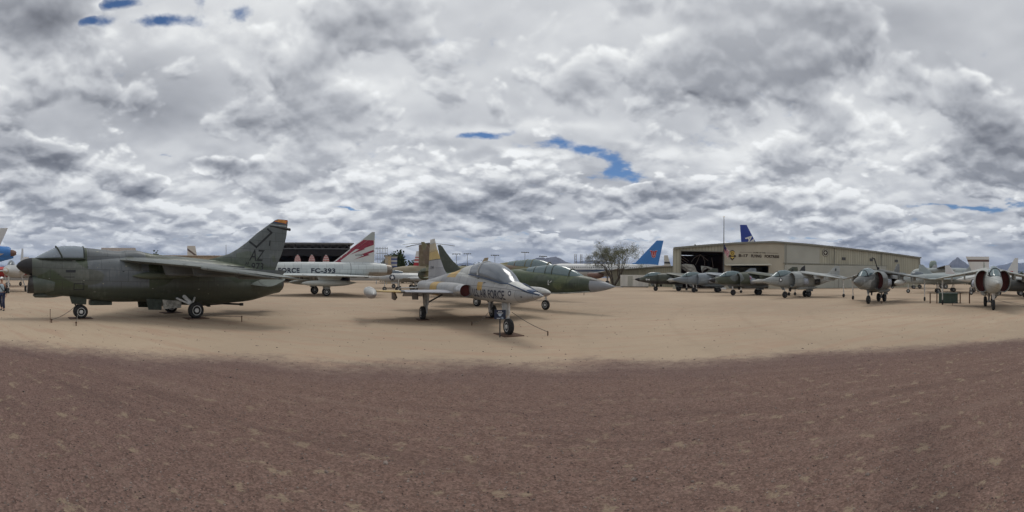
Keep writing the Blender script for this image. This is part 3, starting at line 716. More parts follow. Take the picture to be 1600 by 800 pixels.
def trailer():
    p, q = Vector((21.6, 77.12, 0)), Vector((27.0, 75.3, 0)); root = thing('storage_container', p, math.atan2(q.y-p.y, q.x-p.x), 'plain white container standing right of the mesquite trunk', 'container')
    wm = cladding('white_container', (.55,.54,.50), .3, .85)
    L_ = (q-p).length
    mb = MB(); mb.box((L_/2, 1.2, 1.35), (L_, 2.4, 2.3)); mb.build('body', wm, root, smooth=0, bevel=.03)
    mb = MB(); mb.box((L_/2, 1.2, .17), (L_-.1, 2.3, .12)); [mb.box((x, y, .055), (.25, .25, .11)) for x in (.3, L_-.3) for y in (.2, 2.2)]; mb.build('base_frame', dark_steel, root, smooth=0)
    mb = MB(); mb.box((L_*.35, -.03, 1.3), (1.0, .05, 2.0)); mb.build('door', grey_door, root, smooth=0)
trailer()

def shelter():
    """dark open-fronted display hangar with an exposed roof truss"""
    a, b = Vector((-63.6, 90.1, 0)), Vector((-43.71, 100.94, 0)); L_ = (b-a).length
    root = thing('open_hangar', a, math.atan2(b.y-a.y, b.x-a.x), 'wide dark open-fronted hangar with a roof truss behind the white delta-wing jet', 'hangar')
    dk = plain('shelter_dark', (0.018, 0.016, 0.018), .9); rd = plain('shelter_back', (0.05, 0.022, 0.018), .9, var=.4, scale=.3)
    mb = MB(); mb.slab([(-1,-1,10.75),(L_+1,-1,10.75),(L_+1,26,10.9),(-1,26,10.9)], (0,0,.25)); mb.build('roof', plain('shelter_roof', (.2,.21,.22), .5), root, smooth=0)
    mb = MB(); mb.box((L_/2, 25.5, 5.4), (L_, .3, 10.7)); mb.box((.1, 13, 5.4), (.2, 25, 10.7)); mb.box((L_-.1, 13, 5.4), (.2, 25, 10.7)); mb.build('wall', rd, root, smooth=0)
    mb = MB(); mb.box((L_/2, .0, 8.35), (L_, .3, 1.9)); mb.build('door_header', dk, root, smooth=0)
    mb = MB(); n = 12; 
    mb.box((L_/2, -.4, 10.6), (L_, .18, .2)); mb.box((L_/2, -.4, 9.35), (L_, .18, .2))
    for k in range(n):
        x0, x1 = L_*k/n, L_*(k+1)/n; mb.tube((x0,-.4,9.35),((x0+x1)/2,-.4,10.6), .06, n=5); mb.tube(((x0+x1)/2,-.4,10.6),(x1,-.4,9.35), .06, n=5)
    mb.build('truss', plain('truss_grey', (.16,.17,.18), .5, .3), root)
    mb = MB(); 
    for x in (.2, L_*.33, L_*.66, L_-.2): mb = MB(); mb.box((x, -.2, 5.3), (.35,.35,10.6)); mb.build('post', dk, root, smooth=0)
shelter()

def tan_roofs():
    root = thing('gabled_building', (-51.0, 33.4, 0), R(58), 'brown-roofed building with a white gable end beyond the camouflaged jet', 'building')
    mb = MB(); mb.box((0, 4, 2.4), (5.0, 8, 4.8)); mb.slab([(2.5,0,4.8),(2.5,8,4.8),(2.5,4,6.05)], (-.2,0,0)); mb.build('wall', plain('cream_wall', (.55,.5,.42), .8), root, smooth=0)
    mb = MB(); mb.slab([(-2.8,-.6,4.9),(2.8,-.6,4.9),(2.8,4,6.2),(-2.8,4,6.2)], (0,0,.12)); mb.slab([(-2.8,8.6,4.9),(2.8,8.6,4.9),(2.8,4,6.2),(-2.8,4,6.2)], (0,0,.12)); mb.build('roof', plain('brown_roof', (.2,.17,.15), .8), root, smooth=0)
    mb = MB(); mb.box((0, -.03, 1.2), (1.2,.1,2.2)); mb.build('door', grey_door, root, smooth=0)
    a, b = Vector((-57.5, 40.0, 0)), Vector((-42.0, 57.5, 0)); L_ = (b-a).length
    root = thing('long_shed', a, math.atan2(b.y-a.y, b.x-a.x), 'long flat-roofed tan shed seen over the back of the camouflaged jet', 'building')
    mb = MB(); mb.box((L_/2, 5, 2.6), (L_, 10, 5.2)); mb.build('wall', plain('shed_tan', (.42,.34,.25), .8), root, smooth=0)
    mb = MB(); mb.slab([(-.3,-.3,5.22),(L_+.3,-.3,5.22),(L_+.3,10,5.5),(-.3,10,5.5)], (0,0,.15)); mb.build('roof', plain('shed_roof', (.48,.41,.33), .7), root, smooth=0)
    for x in (4, 10, 16): mb = MB(); mb.box((x, -.05, 2.2), (3, .12, 4.0)); mb.build('door', grey_door, root, smooth=0)
tan_roofs()

def flagpole():
    root = thing('flagpole', (35.6, 60.3, 0), 0, 'tall flagpole with a striped flag at half mast before the hangar', 'flagpole')
    mb = MB(); mb.tube((0,0,.2), (0,0,12.75), .13, .05, 12); mb.build('pole', dark_steel, root)
    mb = MB(); mb.lathe((0,0,0), (0,0,1), [(0,.45),(.25,.45),(.3,.2)], 16); mb.build('base', white_metal, root)
    mb = MB(); mb.lathe((0,0,12.72), (0,0,1), [(0,.02),(.06,.09),(.14,.1),(.2,.02)], 12); mb.build('finial', sign_gold, root)
    # limp flag with folds
    m, t, p = material('striped_flag')
    oc = t.new('ShaderNodeTexCoord').outputs['UV']; u = t.sep(oc)
    f = t.math('GREATER_THAN', t.math('FRACT', t.math('MULTIPLY', u[1], 6.5)), 0.5)
    c = t.mix(f, (0.7, 0.66, 0.66, 1), (0.45, 0.02, 0.05, 1))
    can = t.math('MULTIPLY', t.math('LESS_THAN', u[0], 0.42), t.math('GREATER_THAN', u[1], 0.46)); c = t.mix(can, c, (0.03, 0.04, 0.13, 1)); t.put(p, 'Base Color', c); t.put(p, 'Roughness', .8)
    nu, nv = 26, 22; vs = []; fs = []; uv = []
    for j in range(nv + 1):
        for i in range(nu + 1):
            a, b = i / nu, j / nv
            droop = 1.5 * a * (1 - .25 * a)
            x = .08 + .95 * a * (1 - .25 * (1 - b)) + .05 * math.sin(a * 14 + b * 2); y = .12 * math.sin(a * 15 + b * 3) - .1 * a
            z = 7.95 - (1 - b) * 1.35 - droop * (1.0); vs.append((x, y, z)); uv.append((a, b))
    for j in range(nv):
        for i in range(nu): q = j*(nu+1)+i; fs.append((q, q+1, q+nu+2, q+nu+1))
    mb = MB(); mb.add(vs, fs); fl = mb.build('flag', m, root, smooth=80)
    ul = fl.data.uv_layers.new(name='UVMap')
    for lp in fl.data.loops: ul.data[lp.index].uv = uv[lp.vertex_index]
    so = fl.modifiers.new('cloth', 'SOLIDIFY'); so.thickness = .01
flagpole()

# ------------------------------------------------------------------ vegetation
bark = plain('mesquite_bark', (0.085, 0.07, 0.055), 0.95, var=0.4, scale=5)
def leaf_mat(name, c1, c2):
    m, t, p = material(name)
    oc = t.new('ShaderNodeTexCoord').outputs['Object']; n = t.noise(oc, 0.9, 4, 0.7); n2 = t.noise(oc, 9, 2, .5)
    t.put(p, 'Base Color', t.mix(t.ss(t.math('ADD', t.math('MULTIPLY', n, .6), t.math('MULTIPLY', n2, .4)), 0.38, 0.62), (*c1, 1), (*c2, 1))); t.put(p, 'Roughness', .85); t.put(p, 'Specular IOR Level', .15)
    return m
olive_leaf = leaf_mat('mesquite_leaf', (0.075, 0.078, 0.04), (0.15, 0.145, 0.085))
dark_leaf = leaf_mat('dark_leaf', (0.02, 0.03, 0.014), (0.055, 0.075, 0.03))
def tree(name, loc, height, spread, label, leaf, seed, leaves=9000, trunk_r=.28, bare=.35, ls=.16, group=None, trunks=3, levels=5, fork=.16):
    rnd = random.Random(seed); root = thing(name, loc, 0, label, 'tree', group)
    tb = MB(); tips = []
    def branch(p, dr, ln, r, lv):
        n = 3; pts = [p]
        for i in range(n):
            dr = (dr + Vector((rnd.uniform(-.26,.26), rnd.uniform(-.26,.26), rnd.uniform(-.05,.2) if lv < 2 else rnd.uniform(-.3,.22)))).normalized(); pts.append(pts[-1] + dr * ln / n)
        rr = [r * (1 - .4 * i / n) for i in range(n + 1)]
        for i in range(n): tb.tube(pts[i], pts[i+1], rr[i], rr[i+1], 6 if lv > 2 else 8)
        if lv >= 2: tips.extend((q, lv) for q in pts[1:])
        if lv >= levels: return
        for k in range(rnd.choice((2, 3, 3)) if lv else 3):
            ax = Vector((rnd.uniform(-1,1), rnd.uniform(-1,1), rnd.uniform(-.2,.45))); nd = (dr * .85 + ax * .62).normalized()
            branch(pts[-1] if k < 2 else pts[-2], nd, ln * rnd.uniform(.62,.86), rr[-1] * .72, lv + 1)
    for k in range(trunks):
        a = 2*math.pi*k/trunks + .4; branch(Vector((.12*math.cos(a), .12*math.sin(a), -.05)), Vector((math.cos(a)*.5*spread/height, math.sin(a)*.5*spread/height, 1)).normalized(), height * (.28 if trunks > 1 else fork*2), trunk_r, 0)
    # fit the skeleton to the wanted height and width
    mz = max(v[2] for v in tb.v); mx = (max(v[0] for v in tb.v) - min(v[0] for v in tb.v)) / 2; sz, sx = height / mz, spread / 2 / mx
    tb.v = [(v[0]*sx, v[1]*sx, v[2]*sz) for v in tb.v]; tb.build('trunk', bark, root)
    lb = MB(); tips = [(Vector((q.x*sx, q.y*sx, q.z*sz)), lv) for q, lv in tips]
    for i in range(leaves):
        q, lv = rnd.choice(tips)
        side = q.x / (spread / 2)
        if rnd.random() < bare * (0.6 + 0.9 * max(0, side)): continue
        c = q + Vector((rnd.gauss(0, .22), rnd.gauss(0, .22), rnd.gauss(0, .2))) * (spread / 11); s_ = ls * rnd.uniform(.5, 1.25)
        u = Vector((rnd.uniform(-1,1), rnd.uniform(-1,1), rnd.uniform(-.6,.9))).normalized(); v = u.orthogonal().normalized() * .42
        lb.add([c - u*s_ , c + v*s_ , c + u*s_, c - v*s_], [(0, 1, 2, 3)])
    lb.build('crown', leaf, root, smooth=0); return root
tree('mesquite_tree', (23.2, 88.5, 0), 10.4, 13.8, 'spreading half-bare mesquite tree beside the white container', olive_leaf, 5, 20000, .22, .42, .13, trunks=4, levels=6)
def bush(name, loc, w_, h_, label, leaf, seed, n=1500, group=None, cat='bush', ls=.1):
    rnd = random.Random(seed); root = thing(name, loc, 0, label, cat, group); tb = MB(); tips = []
    for k in range(12):
        a = rnd.uniform(0, 6.3); e = rnd.uniform(.3, 1.3); q = Vector((math.cos(a)*math.cos(e)*w_*.42, math.sin(a)*math.cos(e)*w_*.42, math.sin(e)*h_*.92)); tb.tube((0,0,-.02), q, .03 + .01*h_, .01, 5); tips += [q*.6, q*.8, q]
    tb.build('stem', bark, root); lb = MB()
    for i in range(n):
        q = rnd.choice(tips) + Vector((rnd.gauss(0,.13)*w_, rnd.gauss(0,.13)*w_, rnd.gauss(0,.1)*h_)); q.z = max(.04, q.z)
        u = Vector((rnd.uniform(-1,1), rnd.uniform(-1,1), rnd.uniform(-.5,.9))).normalized(); v = u.orthogonal() * .5; s_ = ls*rnd.uniform(.6,1.3); lb.add([q-u*s_, q+v*s_, q+u*s_, q-v*s_], [(0,1,2,3)])
    lb.build('foliage', leaf, root, smooth=0)
bush('scrub_bush', (27.6, 73.0, 0), 1.4, 1.6, 'dry olive shrub standing in front of the white container', olive_leaf, 2, 1600, ls=.07)
g_ = 'dark trees on the far side of the field'
EV = (((-31.9, 105.3, 0), 5.6, 8.6, 'dark round tree beyond the zebra-striped plane'), ((-26.2, 108, 0), 7.5, 5.6, 'low dark tree right of the dark round one'), ((-35.5, 112, 0), 5.5, 7.0, 'dark tree between the blue-striped building and the round tree'))
for i, (lc, w_, h_, lb_) in enumerate(EV): bush('evergreen_tree', lc, w_, h_, lb_, dark_leaf, 21 + i, 5200, g_, 'tree', .38)
for i, (bx, dd, w_, h_) in enumerate(((752, 120, 7, 6.3), (1008, 130, 8, 6.5), (1580, 95, 7, 4.2), (1460, 140, 9, 6.0), (1515, 150, 12, 6.2), (1545, 120, 9, 5.0), (702, 140, 10, 6.2), (828, 135, 9, 6.3), (240, 88, 4, 6.9), (905, 150, 9, 6.4), (848, 145, 8, 6.2), (735, 150, 8, 6.0))):
    bush('scrub_tree', B(bx, dd), w_, h_, ['low tree at the field edge behind the yellow and grey trainer', 'small tree behind the blue airliner tail', 'small tree at the far right edge beyond the parked planes', 'tree line clump right of the hangar corner', 'tree clump below the sharp mountain peak', 'tree clump behind the orange and white plane', 'scrubby tree beyond the dark green tail fin', 'scrubby tree below the flat-topped mountain', 'dark treetop showing over the back of the camouflaged jet', 'tree behind the nose of the white airliner', 'distant scrub tree beyond the green jet canopy', 'distant scrub tree left of the trainer canopy'][i], dark_leaf, 40 + i, 1300, 'trees along the far field edge', 'tree', .3)

# ------------------------------------------------------------------ lamp masts
mast_m = plain('mast_grey', (.22,.24,.27), .6)
for i, (bx, dd, h_) in enumerate(((713, 150, 10.6), (730, 165, 11.6), (773, 150, 10.2), (820, 150, 11.4), (848, 140, 9.4), (353, 150, 13.4), (1005, 160, 12.6))):
    root = thing('light_mast', B(bx, dd), R(i*7), ['light mast nearest the dark green tail fin', 'tallest light mast left of the trainer canopy', 'light mast directly above the trainer canopy', 'light mast at the left foot of the flat mountain', 'short light mast before the flat mountain', 'thin mast over the back of the camouflaged jet', 'thin mast between the mesquite and the blue tail'][i], 'light mast', 'light masts beyond the field')
    mb = MB(); mb.tube((0,0,0), (0,0,h_), .16, .09, 8); mb.build('pole', mast_m, root)
    if i < 5:
        mb = MB(); mb.box((0,0,h_), (3.0,.15,.12)); mb.build('crossarm', mast_m, root, smooth=0)
        for x in (-1.3, -.45, .45, 1.3): q = MB(); q.box((x,-.15,h_-.16), (.5,.35,.28)); q.build('lamp_head', dark_steel, root, smooth=0)
for i, (bx, dd) in enumerate(((899, 230), (908, 232))):
    root = thing('lattice_tower', B(bx, dd), 0, ['left one of two thin towers beyond the airliner', 'right one of two thin towers beyond the airliner'][i], 'tower', 'thin towers far behind'); mb = MB()
    for sx in (-.6, .6):
        for sy in (-.6, .6): mb.tube((sx, sy, 0), (sx*.7, sy*.7, 15.5), .12, n=5)
    for k in range(10): z = 1.5*k; mb.tube((-.6,-.6,z), (.6,-.6,z+1.5), .07, n=4); mb.tube((.6,.6,z), (-.6,.6,z+1.5), .07, n=4)
    mb.build('frame', mast_m, root)
# ================================================================== THE AIRCRAFT (x forward, y to port, z up; origin on the ground between the main wheels)
def gear_leg(parent, name, pts, r, wheels, door=None, mat=white_metal, rim=white_metal, torque=True):
    """a leg (pts from the wheel up) with its wheels [(x, y, radius, width)] and doors [(3-D polygon, thickness)]"""
    mb = MB(); mb.tube(pts[0], pts[1], r * .62, r * .62, 12)
    for a, b in zip(pts[1:], pts[2:]): mb.tube(a, b, r, r, 12)
    (wx, wy, wr, ww) = wheels[0]
    ys = [w_[1] for w_ in wheels]; mb.tube((wx, min(ys + [pts[0][1]]) , wr), (wx, max(ys + [pts[0][1]]), wr), r * .6, n=8)
    if torque:
        a, b = Vector(pts[0]), Vector(pts[1]); mid = (a + b) / 2 + Vector((-.14, 0, 0)); mb.tube(a + Vector((0,0,.08)), mid, r*.35, n=6); mb.tube(mid, b, r*.35, n=6)
    o = mb.build(name, mat, parent)
    for (x, y, r_, w_) in wheels: wheel(o, x, y, r_, w_, rim)
    for (pts_, th) in (door or []):
        d_ = MB(); d_.slab(pts_, th); d_.build('gear_door', o.data.materials[0] if len(mat.name) == 0 else DOOR[0], o, smooth=0)
    return o
DOOR = [white_metal]
def chock_plate(parent, x, y, w_=.5, l_=.7):
    mb = MB(); mb.box((x, y, .012), (l_, w_, .024)); mb.build('ground_plate', rust, parent, smooth=0)
def ring_intake(x_back, x_front, y, z, wd, up, dn, e, t_=.05, deep=.35, n=28, slant=0.0):
    mb = MB(); k = lambda x, q: (x, z, wd - q, up - q, dn - q, e, y)
    mb.loft([k(x_back, 0), k((x_back+x_front)/2, 0), k(x_front - .05, .01), k(x_front, t_*.5), k(x_front - .03, t_), k(x_front - deep, t_)], n, 1, cap=False)
    if slant: mb.v = [(vx + slant * (vz - z), vy, vz) for vx, vy, vz in mb.v]
    return mb
# ---------------------------------------------------------------- 1. camouflaged attack jet in the left foreground
def attack_jet():
    root = thing('attack_jet', (-13.80, 12.62, 0), R(-108.0), 'dark green camouflaged attack jet with black nose and letters AZ on its tail', 'fighter jet')
    base = (0.068, 0.088, 0.072)
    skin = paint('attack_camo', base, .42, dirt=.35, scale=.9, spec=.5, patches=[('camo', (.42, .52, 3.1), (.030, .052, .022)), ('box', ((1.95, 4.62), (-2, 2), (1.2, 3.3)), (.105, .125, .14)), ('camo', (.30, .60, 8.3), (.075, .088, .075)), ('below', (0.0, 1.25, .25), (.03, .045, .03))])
    finm = paint('attack_fin', (.11, .13, .135), .5, dirt=.3, scale=.9, patches=[('below', (-.16, 3.05, .3), (.07, .095, .07)), ('camo', (.6, .6, 5.0), (.085, .11, .09))])
    topm = paint('attack_wing', (.15, .17, .165), .45, dirt=.35, scale=1.2)
    DOOR[0] = plain('attack_door', (.035, .045, .035), .6)
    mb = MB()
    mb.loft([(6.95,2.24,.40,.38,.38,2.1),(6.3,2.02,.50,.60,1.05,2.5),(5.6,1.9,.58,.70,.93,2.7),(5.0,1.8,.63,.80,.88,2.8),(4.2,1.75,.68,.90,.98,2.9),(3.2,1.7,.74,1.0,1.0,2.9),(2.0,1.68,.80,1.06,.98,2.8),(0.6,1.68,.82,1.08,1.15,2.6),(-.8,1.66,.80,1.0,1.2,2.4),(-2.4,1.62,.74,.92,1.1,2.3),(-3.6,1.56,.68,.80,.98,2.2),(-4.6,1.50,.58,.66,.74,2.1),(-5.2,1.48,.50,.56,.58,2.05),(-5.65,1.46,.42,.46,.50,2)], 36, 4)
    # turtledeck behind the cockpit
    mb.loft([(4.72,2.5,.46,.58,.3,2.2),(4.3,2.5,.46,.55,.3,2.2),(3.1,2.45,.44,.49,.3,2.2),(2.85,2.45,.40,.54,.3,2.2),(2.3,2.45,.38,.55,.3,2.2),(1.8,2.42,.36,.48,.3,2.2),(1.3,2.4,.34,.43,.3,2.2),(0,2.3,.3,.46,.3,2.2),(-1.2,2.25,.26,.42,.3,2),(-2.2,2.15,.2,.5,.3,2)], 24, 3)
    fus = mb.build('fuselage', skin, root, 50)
    mb = MB(); mb.loft([(7.62,2.26,.01,.01,.01,2),(7.55,2.26,.11,.12,.11,2),(7.4,2.25,.21,.24,.22,2),(7.2,2.24,.31,.34,.33,2),(6.94,2.23,.40,.395,.385,2.05)], 30, 3); mb.build('radome', black, fus, 60)
    it = ring_intake(6.0, 7.1, 0, 1.50, .53, .36, .42, 2.3, .06, .35, slant=-.12); intake = it.build('air_intake', paint('attack_lip', base, .45, dirt=.3, panels=False, patches=[('band', ((1,0,-.12), 6.72, 9), (.018,.018,.02))]), root, 60)
    mb = MB(); mb.loft([(6.92,1.50,.46,.3,.36,2.3),(6.90,1.50,.46,.3,.36,2.3)], 24, 1); mb.build('intake_cover', red_cover, intake, 30)
    mb = MB(); mb.loft([(6.9,1.02,.03,.03,.03,2),(6.8,1.0,.14,.1,.09,2),(6.2,1.0,.2,.15,.1,2),(5.5,1.05,.12,.08,.06,2)], 16, 3); mb.build('chin_fairing', paint('attack_chin', (.07,.085,.075), .5, panels=False), fus, 50)
    # canopy
    mb = MB(); mb.loft([(6.86,2.56,.10,.04,.05,2),(6.6,2.56,.27,.19,.05,2.1),(6.25,2.56,.36,.36,.05,2.2),(5.93,2.56,.41,.51,.05,2.2),(5.5,2.56,.43,.585,.05,2.2),(5.1,2.56,.44,.59,.05,2.2),(4.70,2.56,.44,.55,.05,2.2)], 28, 3, mi=0); can = mb.build('canopy', glass_mat('dusty_canopy_glass', (.20,.24,.28), .18), root, 60)
    mb = MB()
    def hoop(x, dx, wd, up, w2=.035, zb=2.56):
        pts = [(x - dx * math.sin(math.pi*k/14), wd*math.cos(math.pi*k/14), zb + up*math.sin(math.pi*k/14)**(2/2.2)) for k in range(15)]
        mb.path(pts, w2, 6)
    hoop(5.66, -.26, .43, .555, .035); hoop(4.74, 0, .445, .55, .035)
    for s_ in (1, -1): mb.path([(6.86,.1*s_,2.57),(6.6,.275*s_,2.57),(6.25,.37*s_,2.575),(5.9,.42*s_,2.58),(5.3,.45*s_,2.58),(4.7,.45*s_,2.58)], .04, 6)
    mb.build('canopy_frame', DOOR[0], can)
    # wing, high, swept, drooping to the tips
    for s_, nm in ((1, 'wing'), (-1, 'wing')):
        secs = [((3.6,0,2.56),(-1.9,0,2.42),.30), ((2.98,.85*s_,2.52),(-1.85,.85*s_,2.36),.26), ((.55,3.55*s_,2.20),(-2.2,3.55*s_,2.06),.17), ((.75,3.56*s_,2.20),(-2.2,3.56*s_,2.06),.17), ((-1.15,5.75*s_,1.86),(-2.62,5.75*s_,1.72),.09), ((-1.45,5.88*s_,1.84),(-2.55,5.88*s_,1.73),.05)]
        mb = MB(); mb.foil(secs, (0,0,1)); wg = mb.build(nm, topm, root, 50)
        mb = MB(); mb.foil([((-1.75,1.15*s_,2.36),(-2.2,1.15*s_,2.26),.06), ((-2.1,3.4*s_,2.10),(-2.5,3.4*s_,2.02),.05)], (0,0,1)); mb.build('flap', topm, wg, 50)
        mb = MB(); mb.foil([((.9,3.62*s_,2.17),(.42,3.62*s_,2.13),.12), ((-1.12,5.7*s_,1.80),(-1.42,5.7*s_,1.77),.07)], (0,0,1)); mb.build('leading_edge_flap', topm, wg, 50)
        for y, xl, zt, dp in ((1.75, 1.4, 2.42, .52), (2.75, .55, 2.33, .46), (4.1, -.6, 2.16, .38)):
            mb = MB(); mb.slab([(xl+.35,y*s_-.07,zt),(xl+.15,y*s_-.07,zt-dp),(xl-1.9,y*s_-.07,zt-dp),(xl-2.2,y*s_-.07,zt-.05)], (0,.14,0))
            mb.lathe((xl+.15,y*s_,zt-dp+.05), (-1,0,0), [(0,.02),(.12,.09),(1.9,.09),(2.05,.02)], 12); mb.build('pylon', paint('pylon_grey', (.10,.11,.11), .5, panels=False, dirt=.2) if 'pylon_grey' not in MATS else MATS['pylon_grey'], wg, 40)
        mb = MB(); mb.foil([((-3.3,.45*s_,1.46),(-5.2,.45*s_,1.98),.14), ((-3.75,1.55*s_,1.36),(-4.85,1.55*s_,1.78),.08), ((-3.9,1.75*s_,1.38),(-4.75,1.75*s_,1.70),.05), ((-4.1,1.82*s_,1.44),(-4.6,1.82*s_,1.64),.03)], (0,0,1)); mb.build('tailplane', paint('attack_tail', (.13,.15,.135), .5, dirt=.3) if 'attack_tail' not in MATS else MATS['attack_tail'], root, 50)
        # fuselage missile rail
        mb = MB(); mb.loft([(2.75,1.86,.01,.01,.01,2,.9*s_),(2.4,1.86,.09,.10,.10,2,.9*s_),(1.9,1.86,.12,.17,.13,2,.9*s_),(0.6,1.86,.12,.15,.12,2,.9*s_),(0,1.86,.03,.03,.03,2,.9*s_)], 12, 3); mb.build('missile_rail', paint('rail_green', (.10,.12,.085), .6, panels=False) if 'rail_green' not in MATS else MATS['rail_green'], fus, 50)
    secs = [((-1.2,0,2.2),(-5.35,0,1.95),.28), ((-1.35,0,2.66),(-5.66,0,2.62),.22), ((-1.86,0,2.78),(-5.75,0,2.78),.20), ((-2.55,0,2.98),(-5.85,0,2.98),.17), ((-3.05,0,3.24),(-5.96,0,3.24),.15), ((-3.59,0,3.6),(-6.1,0,3.6),.14), ((-4.23,0,4.11),(-6.24,0,4.11),.12), ((-5.43,0,4.90),(-6.34,0,4.90),.09), ((-5.6,0,4.97),(-6.31,0,4.99),.06)]
    mb = MB(); mb.foil(secs, (0,1,0)); fin = mb.build('tail_fin', finm, root, 50)
    mb = MB(); mb.loft([(-4.95,4.55,.02,.02,.02,2),(-5.1,4.55,.06,.06,.06,2),(-6.2,4.49,.07,.07,.07,2),(-6.5,4.47,.07,.08,.08,2)], 10, 1); mb.build('antenna_fairing', black, fin, 50)
    mark = plain('marking_black', (.022,.024,.028), .6)
    
    for sh_ in (fit2(text_polys('AZ', .012), -3.68, 2.66, -4.56, 3.25, -.16), fit2(text_polys('973', .014), -3.80, 2.17, -4.60, 2.56, -.05), fit2(text_polys('AF', .01), -3.44, 2.44, -3.68, 2.60, -.03), fit2(text_polys('70', .01), -3.48, 2.22, -3.72, 2.38, -.03), fit2(text_polys('1', .02), -4.98, 3.48, -5.06, 3.78, -.04)): wrap('unit_letters', [sh_], mark, fin, fin, 1)
    wrap('unit_letters', [fit2(text_polys('AZ', .012), -4.56, 2.58, -3.68, 3.23, .16), fit2(text_polys('973', .012), -4.60, 2.10, -3.80, 2.47)], mark, fin, fin, -1)
    wrap('tail_chevron', [line2([(-3.78,3.62),(-4.16,3.38),(-5.16,4.20),(-4.92,4.36)], .11)], mark, fin, fin, 1)
    st = wrap('tail_stripe', [poly2((-5.12,4.66),(-6.33,4.66),(-6.33,4.60),(-5.05,4.60))], plain('stripe_pale', (.32,.36,.38), .6), fin, fin, 1)
    fl = wrap('state_flag', [poly2((-5.24,4.74),(-6.34,4.74),(-6.335,4.86),(-5.42,4.86))], navy, fin, fin, 1, off=.007)
    fl2 = wrap('state_flag', [poly2((-5.36,4.82),(-6.335,4.76),(-6.31,4.96),(-5.56,4.955))], orange, fin, fin, 1, off=.011, label='orange upper half of the painted flag')
    cx, cz = -5.85, 4.79; rays = []
    for k in range(7):
        a0, a1 = R(18 + k*23), R(18 + k*23 + 9); rays.append(poly2((cx, cz), (cx + .30*math.cos(a0), min(4.955, cz + .22*math.sin(a0))), (cx + .30*math.cos(a1), min(4.955, cz + .22*math.sin(a1)))))
    wrap('flag_rays', rays, yellow, fl2, fin, 1, off=.015)
    wrap('access_panel', [line2([(5.2,1.52),(4.79,1.52),(4.79,1.27),(5.2,1.27),(5.2,1.52)], .035)], mark, fus, fus, 1); wrap('stencil', [line2([(5.62,1.80),(5.2,1.80)], .03)], mark, fus, fus, 1)
    wrap('panel_plate', [poly2((5.55,2.10),(5.14,2.10),(5.14,1.99),(5.55,1.99))], mark, fus, fus, 1)
    stc = plain('stencil_pale', (.26,.26,.22), .7); rn_ = random.Random(5)
    for q in range(26): x_, z_ = rn_.uniform(-2.2, 6.4), rn_.uniform(.95, 2.45); wrap('stencil', [poly2((x_, z_), (x_ - rn_.uniform(.05,.14), z_), (x_ - .06, z_ - rn_.uniform(.02,.05)))], stc if q % 2 else mark, fus, fus, 1, cut=None)
    for q in ([(5.25,2.5),(5.12,2.5),(5.12,2.46),(5.25,2.46)], [(4.2,2.9),(4.1,2.9),(4.1,2.87),(4.2,2.87)], [(3.0,2.3),(2.94,2.3),(2.94,2.24),(3.0,2.24)], [(4.0,1.55),(3.94,1.55),(3.94,1.5),(4.0,1.5)]): wrap('warning_mark', [poly2(*q)], stc, fus, fus, 1)
    # nose gear: twin wheels
    ng = gear_leg(root, 'nose_gear', [(4.83,0,.3),(4.86,0,.72),(4.92,0,1.1)], .09, [(4.83,.17,.30,.17),(4.83,-.17,.30,.17)], [([(5.35,.24,.98),(5.25,.24,.66),(4.9,.24,.62),(4.62,.24,.62),(4.6,.24,.95)], (0,.03,0))], mat=grease_tan)
    wrap('door_number', [fit2(text_polys('973', .01), 5.12, .70, 4.75, .84)], white, ng, ng.children[-1], 1, cut=None)
    mb = MB(); mb.box((3.95,.0,.68), (.95,.5,.2)); mb.tube((5.1,0,.68),(4.95,0,.42),.035); mb.tube((5.12,.05,.5),(4.8,.1,.28),.04); mb.build('bay_door', DOOR[0], root, smooth=0)
    for s_ in (1, -1):
        gear_leg(root, 'main_gear', [(0,1.22*s_,.35),(.05,1.12*s_,.62),(.28,.6*s_,1.0)], .085, [(0,1.42*s_,.36,.26)], [])
        mb = MB(); mb.tube((.02,1.15*s_,.55),(.75,.5*s_,.95),.045); mb.tube((.05,1.15*s_,.6),(-.35,.6*s_,.9),.045); mb.build('drag_brace', white_metal, root)
        mb = MB(); mb.slab([(2.05,.62*s_,.86),(1.95,.70*s_,.38),(1.35,.72*s_,.36),(1.3,.62*s_,.80)], (0,.03*s_,0)); mb.build('gear_door', DOOR[0], root, smooth=0)
        mb = MB(); mb.slab([(1.25,.55*s_,.82),(1.2,.60*s_,.38),(.35,.60*s_,.42),(.30,.55*s_,.78)], (0,.03*s_,0)); mb.build('gear_door', plain('bay_white', (.36,.35,.31), .7, var=.4, scale=6) if 'bay_white' not in MATS else MATS['bay_white'], root, smooth=0)
    mb = MB(); mb.path([(-.8,0,.46),(-2.2,0,.50),(-3.3,0,.42)], .05); mb.box((-3.3,0,.42), (.16,.12,.14)); mb.build('tail_hook', black, root)
    mb = MB(); mb.lathe((-5.6,0,1.46), (-1,0,0), [(0,.43),(.16,.40),(.17,.34),(-.2,.3)], 28); mb.build('exhaust', dark_steel, root)
    mb = MB(); mb.slab([(-1.0,-.02,.52),(-1.35,-.02,.36),(-1.5,-.02,.36),(-1.45,-.02,.55)], (0,.04,0)); mb.build('blade_antenna', DOOR[0], root, smooth=0)
    for (x, y) in ((4.83, 0), (0, 1.42), (0, -1.42)): chock_plate(root, x, y, .7, 1.0)
    return root
attack_jet()

